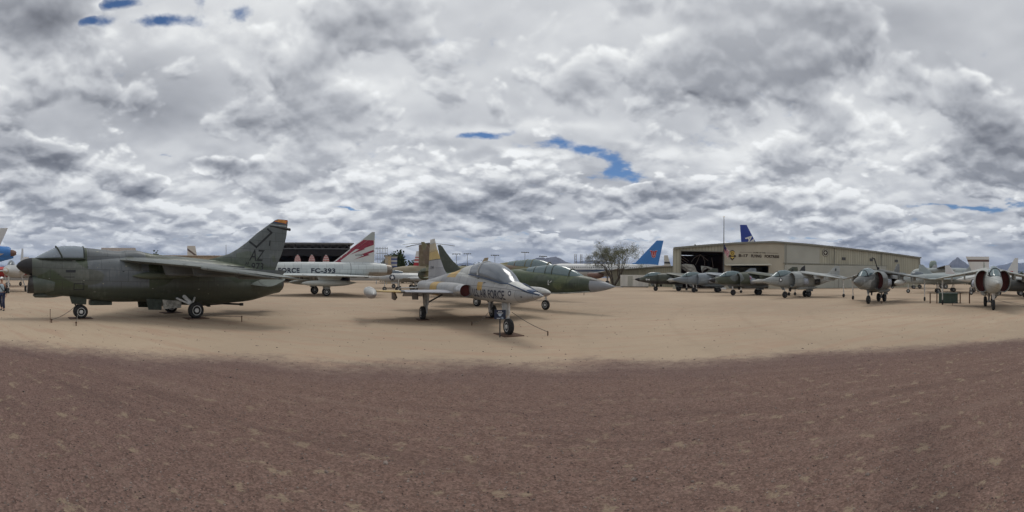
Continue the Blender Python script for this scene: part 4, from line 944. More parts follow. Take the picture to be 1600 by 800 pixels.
# ---------------------------------------------------------------- 2. two-seat grey and yellow trainer in the centre
def trainer_jet():
    root = thing('trainer_jet', (-2.38, 17.72, 0), R(-64.0), 'pale grey two-seat trainer with yellow patches and U.S. AIR FORCE on its side', 'trainer jet')
    g1 = (.34, .345, .35); yl = (.47, .29, .06)
    top = (.50, .51, .49)
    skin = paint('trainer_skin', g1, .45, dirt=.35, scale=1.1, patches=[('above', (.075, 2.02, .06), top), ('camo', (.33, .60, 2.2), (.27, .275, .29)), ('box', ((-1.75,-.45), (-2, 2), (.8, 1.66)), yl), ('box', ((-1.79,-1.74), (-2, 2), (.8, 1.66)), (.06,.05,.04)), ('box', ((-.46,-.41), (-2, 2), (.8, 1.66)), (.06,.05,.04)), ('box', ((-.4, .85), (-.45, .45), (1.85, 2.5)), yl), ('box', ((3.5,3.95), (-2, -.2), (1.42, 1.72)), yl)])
    finm = paint('trainer_fin', (.33,.335,.36), .5, dirt=.35, scale=1.5, patches=[('above', (0, 2.84, .01), (.48,.34,.10)), ('above', (0, 3.2, .3), (.44,.37,.24)), ('above', (0, 3.74, .02), (.52,.52,.50)), ('band', ((0,0,1), 2.8, 2.85), (.09,.08,.07))])
    wingm = paint('trainer_wing', (.36,.37,.41), .5, dirt=.3, patches=[('box', ((-3, 3), (-3.9,-2.75), (0, 2)), (.50,.34,.10)), ('band', ((0,1,0), -2.78, -2.62), (.03,.03,.03))])
    DOOR[0] = plain('trainer_door', (.30,.31,.31), .6)
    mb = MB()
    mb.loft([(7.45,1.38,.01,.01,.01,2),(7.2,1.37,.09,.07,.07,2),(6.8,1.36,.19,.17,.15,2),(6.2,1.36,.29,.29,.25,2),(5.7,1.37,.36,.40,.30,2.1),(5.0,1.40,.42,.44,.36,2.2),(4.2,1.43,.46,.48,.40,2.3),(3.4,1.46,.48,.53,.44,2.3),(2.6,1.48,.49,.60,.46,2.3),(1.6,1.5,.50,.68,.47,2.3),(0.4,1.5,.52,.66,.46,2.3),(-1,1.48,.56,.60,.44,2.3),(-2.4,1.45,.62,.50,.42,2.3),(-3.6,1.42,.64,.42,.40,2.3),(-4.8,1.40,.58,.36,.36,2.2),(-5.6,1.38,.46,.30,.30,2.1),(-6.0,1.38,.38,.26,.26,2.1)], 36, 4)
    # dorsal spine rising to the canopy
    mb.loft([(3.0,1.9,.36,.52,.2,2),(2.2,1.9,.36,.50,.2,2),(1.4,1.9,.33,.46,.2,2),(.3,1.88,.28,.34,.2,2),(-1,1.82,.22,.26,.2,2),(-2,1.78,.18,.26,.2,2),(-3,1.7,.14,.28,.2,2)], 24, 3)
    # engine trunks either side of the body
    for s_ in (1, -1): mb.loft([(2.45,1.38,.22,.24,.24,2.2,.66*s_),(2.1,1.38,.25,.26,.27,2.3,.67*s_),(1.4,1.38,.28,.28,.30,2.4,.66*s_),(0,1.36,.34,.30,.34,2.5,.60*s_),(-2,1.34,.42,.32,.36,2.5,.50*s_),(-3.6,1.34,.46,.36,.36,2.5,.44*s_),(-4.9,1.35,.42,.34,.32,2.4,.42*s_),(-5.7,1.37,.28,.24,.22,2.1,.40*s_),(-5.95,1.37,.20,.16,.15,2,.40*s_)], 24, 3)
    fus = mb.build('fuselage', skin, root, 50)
    IK = {}
    for s_ in (1, -1):
        k = ring_intake(2.1, 2.85, .66*s_, 1.36, .26, .26, .24, 2.1, .03, .2, 24); IK[s_] = k.build('air_intake', MATS.get('bare_metal') or plain('bare_metal', (.42,.42,.42), .3, .7, var=.2), root, 60)
    for s_ in (1, -1): mb = MB(); mb.loft([(2.68,1.36,.24,.24,.22,2.1,.66*s_),(2.66,1.36,.24,.24,.22,2.1,.66*s_)], 20, 1); mb.build('intake_cover', red_cover, IK[s_], 30)
    for s_ in (1, -1): mb = MB(); mb.lathe((-5.9,.40*s_,1.37), (-1,0,0), [(0,.2),(.25,.19),(.26,.15),(-.1,.13)], 20); mb.build('exhaust', dark_steel, root)
    # canopy over both seats
    mb = MB(); mb.loft([(5.85,1.68,.10,.03,.05,2),(5.55,1.68,.24,.16,.06,2.1),(5.15,1.74,.33,.35,.08,2.2),(4.7,1.80,.37,.47,.1,2.2),(4.2,1.88,.385,.51,.1,2.2),(3.3,1.96,.385,.51,.1,2.2),(2.4,2.0,.37,.43,.1,2.2)], 28, 4); can = mb.build('canopy', canopy_hazy, root, 60)
    mb = MB()
    def hoop(x, dx, wd, up, zb, r_=.03):
        mb.path([(x - dx*math.sin(math.pi*k/14), wd*math.cos(math.pi*k/14), zb + up*math.sin(math.pi*k/14)**(2/2.2)) for k in range(15)], r_, 6)
    hoop(3.35, 0, .392, .505, 1.965, .035)
    mb.build('canopy_frame', plain('pale_frame', (.45,.46,.46), .5), can)
    mb = MB(); 
    for s_ in (1, -1): mb.path([(7.3,.05*s_,1.40),(6.8,.17*s_,1.47),(6.1,.25*s_,1.62),(5.75,.285*s_,1.69),(5.3,.36*s_,1.70),(4.8,.40*s_,1.765),(4.2,.42*s_,1.84),(3.3,.42*s_,1.93),(2.4,.40*s_,2.0)], .022, 6)
    mb.build('canopy_sill', navy, can)
    mb = MB(); mb.loft([(7.0,1.455,.10,.06,.02,2),(6.6,1.49,.16,.07,.02,2),(6.1,1.55,.20,.10,.02,2),(5.8,1.62,.22,.10,.02,2)], 16, 2); mb.build('anti_glare_panel', navy, fus, 50)
    for s_ in (1, -1):
        mb = MB(); mb.foil([((2.6,.78*s_,1.26),(2.0,.78*s_,1.26),.05), ((1.9,.95*s_,1.26),(-1.6,.80*s_,1.24),.18), ((.30,3.72*s_,1.26),(-1.0,3.72*s_,1.24),.07)], (0,0,1)); wg = mb.build('wing', wingm, root, 50)
        mb = MB(); mb.foil([((-1.35,1.0*s_,1.22),(-1.85,1.0*s_,.93),.05), ((-1.15,2.3*s_,1.22),(-1.6,2.3*s_,.95),.04)], (0,0,1)); mb.build('flap', wingm, wg, 50)
        mb = MB(); mb.slab([(-.5,2.85*s_-.03,1.22),(.15,2.85*s_-.03,.98),(-.35,2.85*s_-.03,.84),(-1.15,2.85*s_-.03,.86),(-1.2,2.85*s_-.03,1.2)], (0,.06,0)); mb.slab([(.2,1.95*s_-.03,1.2),(.25,1.95*s_-.03,.90),(-.8,1.95*s_-.03,.84),(-1.0,1.95*s_-.03,1.2)], (0,.06,0)); mb.build('pylon', paint('trainer_pylon', (.16,.15,.15), .6, panels=False) if 'trainer_pylon' not in MATS else MATS['trainer_pylon'], wg, 40)
        mb = MB(); mb.loft([(1.35,1.17,.01,.01,.01,2,3.98*s_),(1.2,1.17,.10,.10,.10,2,3.98*s_),(.8,1.18,.19,.19,.19,2,3.98*s_),(.2,1.19,.24,.24,.24,2,3.98*s_),(-.4,1.2,.24,.24,.24,2,3.98*s_),(-1.0,1.22,.21,.20,.20,2,3.98*s_),(-1.5,1.26,.13,.13,.12,2,3.98*s_),(-1.85,1.29,.02,.02,.02,2,3.98*s_)], 24, 4); mb.build('tip_tank', paint('tip_tank', (.46,.46,.44), .45, dirt=.3, patches=[('below', (0,1.16,.02), (.30,.29,.31))]) if 'tip_tank' not in MATS else MATS['tip_tank'], wg, 50)
        mb = MB(); mb.foil([((-4.3,.62*s_,1.30),(-5.75,.62*s_,1.26),.10), ((-5.3,1.75*s_,1.24),(-6.0,1.75*s_,1.20),.05)], (0,0,1)); mb.build('tailplane', skin, root, 50)
    mb = MB(); mb.foil([((-1.8,0,1.75),(-5.75,0,1.72),.24), ((-1.95,0,2.05),(-5.74,0,2.05),.18), ((-2.46,0,2.3),(-5.72,0,2.3),.15), ((-3.07,0,2.77),(-5.64,0,2.77),.13), ((-3.81,0,3.41),(-5.5,0,3.41),.10), ((-4.11,0,3.7),(-5.42,0,3.72),.09), ((-4.33,0,4.0),(-5.35,0,4.03),.06)], (0,1,0)); fin = mb.build('tail_fin', finm, root, 50)
    mark = MATS.get('marking_navy') or plain('marking_navy', (.03,.035,.055), .6)
    wrap('side_lettering', [fit2(text_polys('U.S. AIR FORCE', .026), 3.05, 1.17, 5.62, 1.47)], mark, fus, fus, -1, cut=.06, off=.004)
    wrap('tail_number', [fit2(text_polys('194', .02), -5.05, 2.30, -4.25, 2.50)], mark, fin, fin, -1)
    wrap('command_badge', [disc2(5.93, 1.40, .085, 18, .05)], mark, fus, fus, -1, cut=.05, off=.004)
    wrap('badge_star', [star2(5.93, 1.40, .05)], white, fus, fus, -1, cut=.05, off=.005)
    for q in ([(6.5,1.30),(6.58,1.30),(6.58,1.33),(6.5,1.33)], [(4.0,1.70),(4.15,1.72),(4.15,1.69),(4.0,1.67)], [(3.3,1.82),(3.4,1.82),(3.4,1.86),(3.3,1.86)]): wrap('stencil', [poly2(*q)], black, fus, fus, -1, cut=.05)
    gear_leg(root, 'nose_gear', [(5.2,0,.27),(5.15,0,.66),(5.12,0,1.1)], .075, [(5.2,0,.27,.19)], [([(5.35,-.12,1.05),(5.35,-.14,.66),(5.02,-.14,.62),(4.95,-.12,1.05)], (0,-.02,0))])
    for s_ in (1, -1):
        gear_leg(root, 'main_gear', [(0,1.5*s_,.28),(.02,1.48*s_,.66),(.05,1.45*s_,1.2)], .075, [(0,1.67*s_,.30,.2)], [([(.28,1.62*s_,1.2),(.22,1.58*s_,.55),(.0,1.58*s_,.38),(-.25,1.58*s_,.55),(-.3,1.62*s_,1.2)], (0,-.025*s_,0))])
        mb = MB(); mb.tube((.03,1.46*s_,.75),(.3,.8*s_,1.15),.035); mb.build('side_brace', dark_steel, root)
    chock_plate(root, 5.2, 0, .7, .9); chock_plate(root, 0, 1.67, .5, .6); chock_plate(root, 0, -1.67, .5, .6)
    return root
trainer_jet()

# ---------------------------------------------------------------- 3. needle-nosed jets behind the trainer
def needle_jet(loc, rz, label, mats, k=1.0, full=True):
    skin, cone, belly, finm = mats
    root = thing('fighter_jet', loc, rz, label, 'fighter jet'); S = lambda rows: [[r_[0]*k] + [q*k for q in r_[1:5]] + [r_[5]] + [q*k for q in r_[6:]] for r_ in rows]
    mb = MB(); mb.loft(S([(7.9,1.51,.38,.39,.39,2.0),(7.3,1.52,.46,.48,.43,2.05),(6.6,1.52,.53,.58,.49,2.1),(5.6,1.54,.60,.66,.58,2.2),(4.5,1.56,.66,.70,.60,2.3),(3.3,1.6,.70,.72,.60,2.4),(2.5,1.62,.74,.78,.60,2.4),(1.2,1.64,.78,.68,.60,2.4),(-1,1.64,.78,.62,.60,2.3),(-3,1.62,.72,.66,.62,2.2),(-5,1.62,.62,.66,.60,2.1),(-6.4,1.62,.52,.54,.5,2.0)]), 32, 4)
    mb.loft(S([(3.5,2.1,.34,.40,.2,2.0),(2.5,2.1,.34,.32,.2,2.0),(1.7,2.06,.32,.26,.2,2.0),(0,2.0,.28,.24,.2,2.0),(-2,1.95,.24,.30,.2,2.0),(-3.6,1.95,.18,.5,.2,2.0)]), 20, 3)
    fus = mb.build('fuselage', skin, root, 50)
    mb = MB(); mb.loft(S([(9.3,1.44,.02,.02,.02,2),(8.9,1.455,.15,.15,.16,2),(8.4,1.48,.28,.29,.29,2),(7.9,1.505,.382,.392,.392,2)]), 28, 3); mb.tube((9.3*k,0,1.44*k),(9.75*k,0,1.42*k),.02,.012); mb.build('nose_cone', cone, root, 60)
    mb = MB(); mb.loft(S([(7.4,1.88,.06,.05,.03,2),(7.0,1.90,.26,.24,.05,2.1),(6.6,1.93,.34,.40,.05,2.2),(5.9,1.95,.38,.60,.05,2.2),(5.1,1.97,.40,.65,.05,2.2),(4.1,1.98,.40,.59,.05,2.2),(3.3,1.98,.37,.53,.05,2.2)]), 28, 3); can = mb.build('canopy', canopy_green, root, 60)
    mb = MB()
    for (x, wd, up) in ((6.55,.35,.42),(5.35,.395,.645),(4.85,.40,.64),(3.95,.40,.585)):
        mb.path([(x*k, wd*k*math.cos(math.pi*q/14), k*(1.96 + up*math.sin(math.pi*q/14)**(2/2.2))) for q in range(15)], .035*k, 6)
    for s_ in (1, -1): mb.path([(7.4*k,.06*s_*k,1.88*k),(7.0*k,.28*s_*k,1.90*k),(6.5*k,.36*s_*k,1.93*k),(5.1*k,.42*s_*k,1.98*k),(3.3*k,.39*s_*k,1.99*k)], .03*k, 6)
    mb.build('canopy_frame', finm, can)
    if full: mb = MB(); mb.loft([(7.88,1.14,.30,.08,.02,2),(6.6,1.05,.42,.08,.02,2),(5,.98,.48,.08,.02,2),(3,1.02,.5,.08,.02,2),(0,1.06,.5,.08,.02,2)], 20, 2); mb.build('belly_panel', belly, fus, 50)
    for s_ in (1, -1):
        it = ring_intake(1.6*k, 2.75*k, .82*s_*k, 1.62*k, .26*k, .40*k, .40*k, 2.2, .03, .3, 20, slant=.1); io = it.build('air_intake', MATS.get('intake_brown') or plain('intake_brown', (.16,.09,.07), .7), root, 50)
        mb = MB(); mb.loft(S([(2.3,1.62,.2,.34,.34,2.2,.82*s_),(2.28,1.62,.2,.34,.34,2.2,.82*s_)]), 16, 1); mb.loft(S([(1.9,1.62,.26,.4,.4,2.2,.82*s_),(0,1.62,.2,.34,.36,2.2,.72*s_),(-1.5,1.62,.1,.2,.2,2.2,.66*s_)]), 16, 3); mb.build('intake_trunk', skin, io, 50)
        mb = MB(); mb.foil([((1.0*k,.75*s_*k,1.75*k),(-2.6*k,.75*s_*k,1.72*k),.14*k), ((-.6*k,3.3*s_*k,1.38*k),(-2.2*k,3.3*s_*k,1.35*k),.05*k)], (0,0,1)); mb.build('wing', skin, root, 50)
        gear_leg(root, 'main_gear', [(0,1.3*s_*k,.33*k),(.05*k,1.2*s_*k,.7*k),(.1*k,.5*s_*k,1.3*k)], .08*k, [(0,1.40*s_*k,.33*k,.22*k)], [])
        mb = MB(); mb.foil([((-5.2*k,0,4.25*k),(-6.9*k,0,4.25*k),.06*k), ((-6.2*k,1.3*s_*k,4.2*k),(-6.95*k,1.3*s_*k,4.2*k),.03*k)] if k < 0 else [((-4.9*k,.5*s_*k,1.9*k),(-6.2*k,.5*s_*k,1.9*k),.08*k), ((-5.9*k,1.7*s_*k,1.8*k),(-6.6*k,1.7*s_*k,1.8*k),.04*k)], (0,0,1)); mb.build('tailplane', skin, root, 50)
    mb = MB(); mb.foil([tuple([(a*k,0,z*k),(b*k,0,z*k),t_*k]) for a, b, z, t_ in ((-3.0,-6.0,2.2,.24),(-3.64,-6.15,2.5,.2),(-4.65,-6.35,3.1,.15),(-5.51,-6.55,3.75,.12),(-6.05,-6.72,4.25,.09),(-6.35,-6.80,4.42,.06))], (0,1,0)); mb.build('tail_fin', finm, root, 50)
    gear_leg(root, 'nose_gear', [(4.59*k,0,.3*k),(4.6*k,0,.6*k),(4.62*k,0,1.05*k)], .07*k, [(4.59*k,0,.29*k,.17*k)], [([(4.3*k,.1,1.0*k),(4.3*k,.1,.75*k),(3.6*k,.1,.75*k),(3.6*k,.1,1.0*k)], (0,.02,0))])
    mb = MB(); mb.lathe((-6.3*k,0,1.62*k), (-1,0,0), [(0,.5*k),(.35*k,.42*k),(.36*k,.36*k),(-.1,.3*k)], 24); mb.build('exhaust', dark_steel, root)
    mb = MB(); mb.tube((7.4*k,-.1,1.1*k),(7.4*k,-.1,.95*k),.015); mb.build('probe', finm, root); mb = MB(); mb.slab([(3.9*k,-.02,.98*k),(3.75*k,-.02,.72*k),(3.6*k,-.02,.72*k),(3.65*k,-.02,1.0*k)], (0,.04,0)); mb.build('blade_antenna', finm, root, smooth=0)
    return root, fus
DOOR[0] = plain('needle_door', (.10,.11,.10), .6)
gskin = paint('green_skin', (.050,.080,.036), .42, dirt=.28, scale=1.0, patches=[('camo', (.35,.53,1.4), (.038,.058,.036)), ('camo', (.3,.62,6.0), (.075,.10,.045)), ('below', (0,1.06,.03), (.33,.33,.29))])
cone = paint('cone_grey', (.235,.25,.275), .45, dirt=.15, panels=False, patches=[('above', (.075,2.33,.01), (.02,.02,.022))])
rt, fs_ = needle_jet((-1.23, 26.38, 0), R(-45.8), 'dark green needle-nosed jet with a pale grey nose cone, just behind the grey trainer', (gskin, cone, plain('belly_pale', (.34,.34,.30), .6), paint('green_fin', (.028,.040,.026), .5, panels=False)))
rt['label'] = 'dark green needle-nosed jet with a pale grey nose cone, just behind the grey trainer'
wrap('nose_marks', [line2([(5.3,1.72),(5.3,1.5),(5.36,1.5)], .03), line2([(5.52,1.7),(5.42,1.62)], .03)], white, fs_, fs_, -1)
wrap('vent_grille', [line2([(6.3,1.30+.05*q),(6.95,1.30+.05*q)], .015) for q in range(6)], MATS['marking_black'], fs_, fs_, -1)
cskin = paint('sand_camo_skin', (.155,.14,.06), .55, dirt=.35, scale=.9, patches=[('camo', (.45,.50,2.0), (.13,.085,.05)), ('camo', (.4,.58,5.5), (.055,.07,.035))])
needle_jet((-3.5, 38.5, 0), R(-40), 'sand, brown and green camouflaged jet behind the dark green one, its canopy showing above', (cskin, paint('cone_tan', (.2,.18,.13), .6), plain('belly_tan', (.3,.28,.22), .6), cskin), 1.32, False)

# ---------------------------------------------------------------- 4. white delta-wing jet
def delta_jet():
    root = thing('delta_wing_jet', (-18.16, 34.6, 0), R(-136.5), 'pale grey delta-wing jet lettered FC-393 with a red and white striped tail', 'fighter jet')
    gm = paint('delta_skin', (.50,.54,.54), .4, dirt=.18, scale=.9, patches=[('box', ((-9,-4.9),(-2,2),(1.7,2.3)), (.30,.27,.23)), ('band', ((1,0,0), -2.98, -2.94), (.08,.09,.1))])
    DOOR[0] = plain('delta_door', (.42,.45,.45), .5)
    mb = MB(); mb.loft([(13.2,2.5,.02,.02,.02,2),(12.4,2.5,.22,.24,.24,2),(11,2.5,.48,.5,.5,2),(9,2.52,.62,.66,.66,2.1),(7,2.52,.8,.72,.72,2.3),(4.6,2.5,.86,.70,.70,2.6),(2,2.5,.8,.74,.68,2.6),(0,2.5,.76,.76,.68,2.5),(-2.5,2.52,.76,.78,.70,2.4),(-4.5,2.54,.76,.78,.70,2.2),(-6.2,2.56,.66,.70,.66,2.0),(-7.0,2.56,.58,.62,.6,2.0)], 36, 4)
    fus = mb.build('fuselage', gm, root, 50)
    mb = MB(); mb.loft([(10.8,2.95,.1,.05,.05,2),(10,3.0,.3,.35,.05,2),(9,3.0,.36,.5,.05,2),(7.6,3.0,.3,.3,.05,2)], 20, 3); mb.build('canopy', canopy_glass, root, 50)
    for s_ in (1, -1):
        mb = MB(); mb.foil([((5.8,.6*s_,1.98),(-4.7,.6*s_,1.92),.42), ((-3.3,5.5*s_,1.86),(-4.75,5.5*s_,1.84),.06), ((-3.9,5.8*s_,1.86),(-4.7,5.8*s_,1.84),.03)], (0,0,1)); wg = mb.build('wing', gm, root, 50)
        mb = MB(); mb.loft([(2.6,1.22,.01,.01,.01,2,2.9*s_),(2.3,1.22,.14,.14,.14,2,2.9*s_),(1.5,1.22,.25,.25,.25,2,2.9*s_),(0,1.22,.29,.29,.29,2,2.9*s_),(-1.5,1.24,.24,.24,.24,2,2.9*s_),(-2.7,1.28,.02,.02,.02,2,2.9*s_)], 20, 3); mb.slab([(1.2,2.86*s_,1.95),(.9,2.86*s_,1.42),(-1.0,2.86*s_,1.42),(-1.4,2.86*s_,1.95)], (0,.08,0)); mb.build('drop_tank', MATS.get('tank_grey') or paint('tank_grey', (.36,.38,.36), .45, panels=False), wg, 50)
        gear_leg(root, 'main_gear', [(0,2.15*s_,.4),(.05,2.05*s_,.9),(.2,1.6*s_,1.9)], .1, [(0,2.15*s_,.42,.26)], [([(.5,2.3*s_,1.9),(.4,2.35*s_,.7),(-.3,2.35*s_,.7),(-.4,2.3*s_,1.9)], (0,.03*s_,0))])
        mb = MB(); mb.loft([(9.2,2.5,.26,.6,.5,2.3,.75*s_),(8,2.5,.28,.6,.5,2.3,.75*s_),(5.2,2.45,.2,.5,.4,2.3,.6*s_)], 16, 2); mb.build('air_intake', gm, root, 50)
    mb = MB(); mb.foil([((-1.0,0,3.05),(-5.75,0,3.05),.26), ((-1.3,0,3.25),(-5.8,0,3.25),.24), ((-4.38,0,5.59),(-5.81,0,5.59),.12), ((-5.5,0,6.45),(-5.82,0,6.47),.04)], (0,1,0)); fin = mb.build('tail_fin', paint('delta_fin', (.56,.57,.55), .45, dirt=.12, panels=False, patches=[('above', (0,5.62,.01), (.36,.39,.38))]), root, 50)
    mn = MATS.get('marking_navy')
    wrap('side_lettering', [fit2(text_polys('U.S. AIR', .035), 8.0, 2.25, 5.2, 2.63)], mn, fus, fus, 1, cut=.2)
    wrap('side_lettering', [fit2(text_polys('FORCE', .045, 1.1), 4.35, 2.16, 2.26, 2.64)], mn, fus, fus, 1, cut=.2)
    wrap('side_number', [fit2(text_polys('FC-393', .045, 1.1), 1.13, 2.16, -1.32, 2.64)], mn, fus, fus, 1, cut=.2)
    wrap('lightning_stripes', [poly2((-1.15,3.27),(-4.55,5.60),(-5.02,5.60),(-2.05,3.42),(-2.2,3.27)), poly2((-5.05,5.60),(-5.81,5.60),(-5.82,5.18),(-4.55,4.72),(-4.75,4.68),(-3.1,4.05),(-4.1,4.62),(-3.72,4.64)), poly2((-3.45,3.55),(-4.6,4.02),(-4.3,4.12),(-5.82,4.66),(-5.82,4.48),(-5.0,4.16),(-5.25,4.08))], maroon, fin, fin, 1, off=.012)
    wrap('tail_number', [fit2(text_polys('61393', .01), -3.65, 3.93, -4.35, 4.12)], mn, fin, fin, 1, off=.016)
    gear_leg(root, 'nose_gear', [(7.2,0,.3),(7.2,0,.8),(7.2,0,1.9)], .08, [(7.2,0,.32,.2)], [])
    mb = MB(); mb.lathe((-6.95,0,2.56), (-1,0,0), [(0,.58),(.7,.5),(.72,.42),(0,.4)], 28); mb.build('exhaust', plain('burnt_metal', (.22,.19,.16), .4, .6), root)
    return root
delta_jet()

# ---------------------------------------------------------------- 5. the row of jump jets on the right
def jump_jet(loc, rz, label, skin, nose=None, rd=None, tanks=True, tall_antenna=False, open_door=False, pods=True, cover=red_cover, guns=True):
    root = thing('jump_jet', loc, rz, label, 'jump jet', 'row of jump jets on the right')
    mb = MB(); mb.loft([(6.55,1.70,.02,.02,.02,2),(6.35,1.70,.13,.14,.14,2),(5.9,1.70,.26,.28,.30,2),(5.2,1.72,.38,.44,.46,2.1),(4.5,1.74,.45,.55,.60,2.2),(3.7,1.76,.52,.68,.70,2.3),(3.0,1.78,.55,.80,.78,2.3),(2.5,1.80,.62,.82,.80,2.4),(1.9,1.80,.88,.84,.82,2.4),(1.0,1.80,.84,.86,.84,2.4),(-.5,1.82,.78,.82,.80,2.3),(-1.8,1.88,.62,.70,.68,2.2),(-3.2,1.98,.42,.55,.5,2.1),(-4.6,2.08,.27,.42,.32,2),(-5.8,2.14,.15,.26,.18,2),(-6.9,2.16,.05,.07,.06,2)], 32, 4)
    fus = mb.build('fuselage', skin, root, 50)
    if nose: mb = MB(); mb.loft([(6.58,1.70,.01,.01,.01,2),(6.36,1.70,.135,.145,.145,2),(5.9,1.70,.268,.288,.308,2)], 24, 3); mb.tube((6.55,0,1.7),(7.1,0,1.7),.018,.01); mb.build('radome', nose, fus, 60)
    mb = MB(); mb.loft([(5.35,2.10,.08,.03,.04,2),(5.05,2.10,.26,.22,.05,2),(4.6,2.12,.34,.48,.05,2.1),(4.1,2.16,.37,.58,.05,2.1),(3.6,2.2,.37,.58,.05,2.1),(3.1,2.24,.34,.5,.05,2.1),(2.7,2.3,.28,.38,.05,2.0)], 24, 3); can = mb.build('canopy', canopy_green, root, 60)
    mb = MB(); mb.path([(4.62 + .0*q, .35*math.cos(math.pi*q/12), 2.12 + .47*math.sin(math.pi*q/12)) for q in range(13)], .035, 6)
    for s_ in (1,-1): mb.path([(5.35,.08*s_,2.1),(5.0,.28*s_,2.1),(4.5,.37*s_,2.13),(3.6,.40*s_,2.2),(2.8,.32*s_,2.3)], .03, 6)
    mb.build('canopy_frame', black, can)
    for s_ in (1, -1):
        it = ring_intake(1.9, 3.2, .68*s_, 1.78, .47, .74, .70, 2.1, .05, .7, 28, slant=.06); ik = it.build('air_intake', skin, root, 60)
        mb = MB(); mb.loft([(2.62,1.78,.42,.68,.64,2.1,.68*s_),(2.60,1.78,.42,.68,.64,2.1,.68*s_)], 24, 1); mb.build('intake_cover', cover, ik, 30)
        for x, r_ in ((1.25,.30),(-.75,.30)):
            mb = MB(); mb.lathe((x+.2,.72*s_,1.62), (-.55,.83*s_,0), [(0,.36),(.3,.34),(.5,r_),(.52,r_*.8),(.2,.2)], 20); mb.build('nozzle', dark_steel if x < 0 else (MATS.get('cold_nozzle') or plain('cold_nozzle', (.30,.32,.36), .5)), root, 50)
        mb = MB(); mb.foil([((2.1,.3*s_,2.58),(-1.6,.3*s_,2.52),.34), ((-.75,3.45*s_,2.02),(-2.15,3.45*s_,1.98),.12), ((-1.15,3.85*s_,1.95),(-2.1,3.85*s_,1.92),.05)], (0,0,1)); wg = mb.build('wing', skin, root, 50)
        mb = MB(); mb.loft([(-1.5,2.0,.06,.06,.06,2,3.4*s_),(-2.0,1.98,.12,.14,.14,2,3.4*s_),(-2.8,1.98,.05,.05,.05,2,3.4*s_)], 12, 2); mb.build('outrigger_fairing', skin, wg, 50)
        for y, xl, zt, on in ((1.75,.9,2.28,1), (2.65,.1,2.12,0)):
            mb = MB(); mb.slab([(xl+.2,y*s_-.05,zt),(xl,y*s_-.05,zt-.4),(xl-1.4,y*s_-.05,zt-.38),(xl-1.6,y*s_-.05,zt)], (0,.1,0)); pl = mb.build('pylon', skin, wg, 40)
            if on and tanks:
                mb = MB(); mb.loft([(xl+1.2,zt-.68,.01,.01,.01,2,y*s_),(xl+.9,zt-.68,.14,.14,.14,2,y*s_),(xl+.2,zt-.66,.25,.25,.25,2,y*s_),(xl-1,zt-.64,.27,.27,.27,2,y*s_),(xl-2.0,zt-.62,.18,.18,.18,2,y*s_),(xl-2.6,zt-.6,.02,.02,.02,2,y*s_)], 18, 3); mb.build('drop_tank', MATS.get('jump_tank') or paint('jump_tank', (.45,.45,.42), .5, panels=False), pl, 50)
        o = gear_leg(root, 'outrigger', [(-1.95,3.38*s_,.18),(-1.9,3.38*s_,.9),(-1.85,3.38*s_,1.95)], .06, [(-1.95,3.38*s_,.19,.13)], [], rim=dark_steel)
        mb = MB(); mb.foil([((-4.9,.2*s_,2.28),(-6.3,.2*s_,2.26),.10), ((-5.75,2.05*s_,1.82),(-6.5,2.05*s_,1.80),.04)], (0,0,1)); mb.build('tailplane', skin, root, 50)
        if guns: mb = MB(); mb.loft([(2.3,.98,.03,.04,.04,2,.42*s_),(1.9,.95,.14,.16,.15,2.2,.42*s_),(-.4,.95,.15,.17,.15,2.2,.42*s_),(-1.2,1.0,.05,.05,.05,2,.42*s_)], 14, 2); mb.build('gun_pod', skin, root, 50)
    mb = MB(); mb.foil([((-3.3,0,2.4),(-6.0,0,2.25),.16), ((-4.0,0,2.7),(-6.1,0,2.7),.13), ((-4.6,0,3.1),(-6.15,0,3.12),.10), ((-5.2,0,3.42),(-6.05,0,3.44),.05)], (0,1,0)); fin = mb.build('tail_fin', skin, root, 50)
    gear_leg(root, 'nose_gear', [(3.45,0,.32),(3.5,0,.72),(3.55,0,1.1)], .09, [(3.45,0,.33,.2)], [([(4.3,.12,1.15),(4.0,.15,.8),(3.7,.15,.8),(3.7,.12,1.12)], (0,.02,0))], rim=dark_steel)
    gear_leg(root, 'main_gear', [(0,0,.36),(0,0,.72),(0,0,1.05)], .11, [(0,.26,.36,.22),(0,-.26,.36,.22)], [([(.7,.3,1.0),(.5,.42,.6),(-.5,.42,.6),(-.6,.3,1.0)], (0,.02,0))], rim=dark_steel)
    mb = MB(); mb.slab([(2.9,-.02,.98),(2.75,-.02,.62),(2.55,-.02,.62),(2.45,-.02,.98)], (0,.04,0)); mb.build('blade_antenna', black, root, smooth=0)
    if open_door: mb = MB(); mb.slab([(1.3,-.02,2.63),(.9,-.02,3.1),(.35,-.02,3.35),(.3,-.02,2.62)], (0,.04,0)); mb.build('raised_fin_panel', black, root, smooth=0)
    if tall_antenna: mb = MB(); mb.path([(1.2,.1,2.55),(1.9,.12,3.1),(2.4,.14,3.55)], .045); mb.path([(2.4,.14,3.55),(3.0,.16,3.58)], .05); mb.tube((1.2,.1,2.5),(1.25,.1,2.9),.12,.08); mb.build('refuelling_probe', black, root)
    if rd: rd(root, fus, fin)
    return root, fus
DOOR[0] = plain('jump_door', (.13,.14,.14), .6)
dg = paint('jump_dark_green', (.04,.052,.036), .45, dirt=.3, patches=[('camo', (.5,.5,1.1), (.07,.078,.07)), ('below', (-.03,1.35,.1), (.035,.035,.035))])
gg = paint('jump_grey', (.20,.235,.265), .5, dirt=.2, patches=[('camo', (.4,.55,4.0), (.16,.19,.22))])
rg = paint('jump_grey_green', (.13,.15,.15), .5, dirt=.3, patches=[('camo', (.45,.47,2.7), (.05,.062,.04)), ('below', (0,1.2,.1), (.16,.17,.17))])
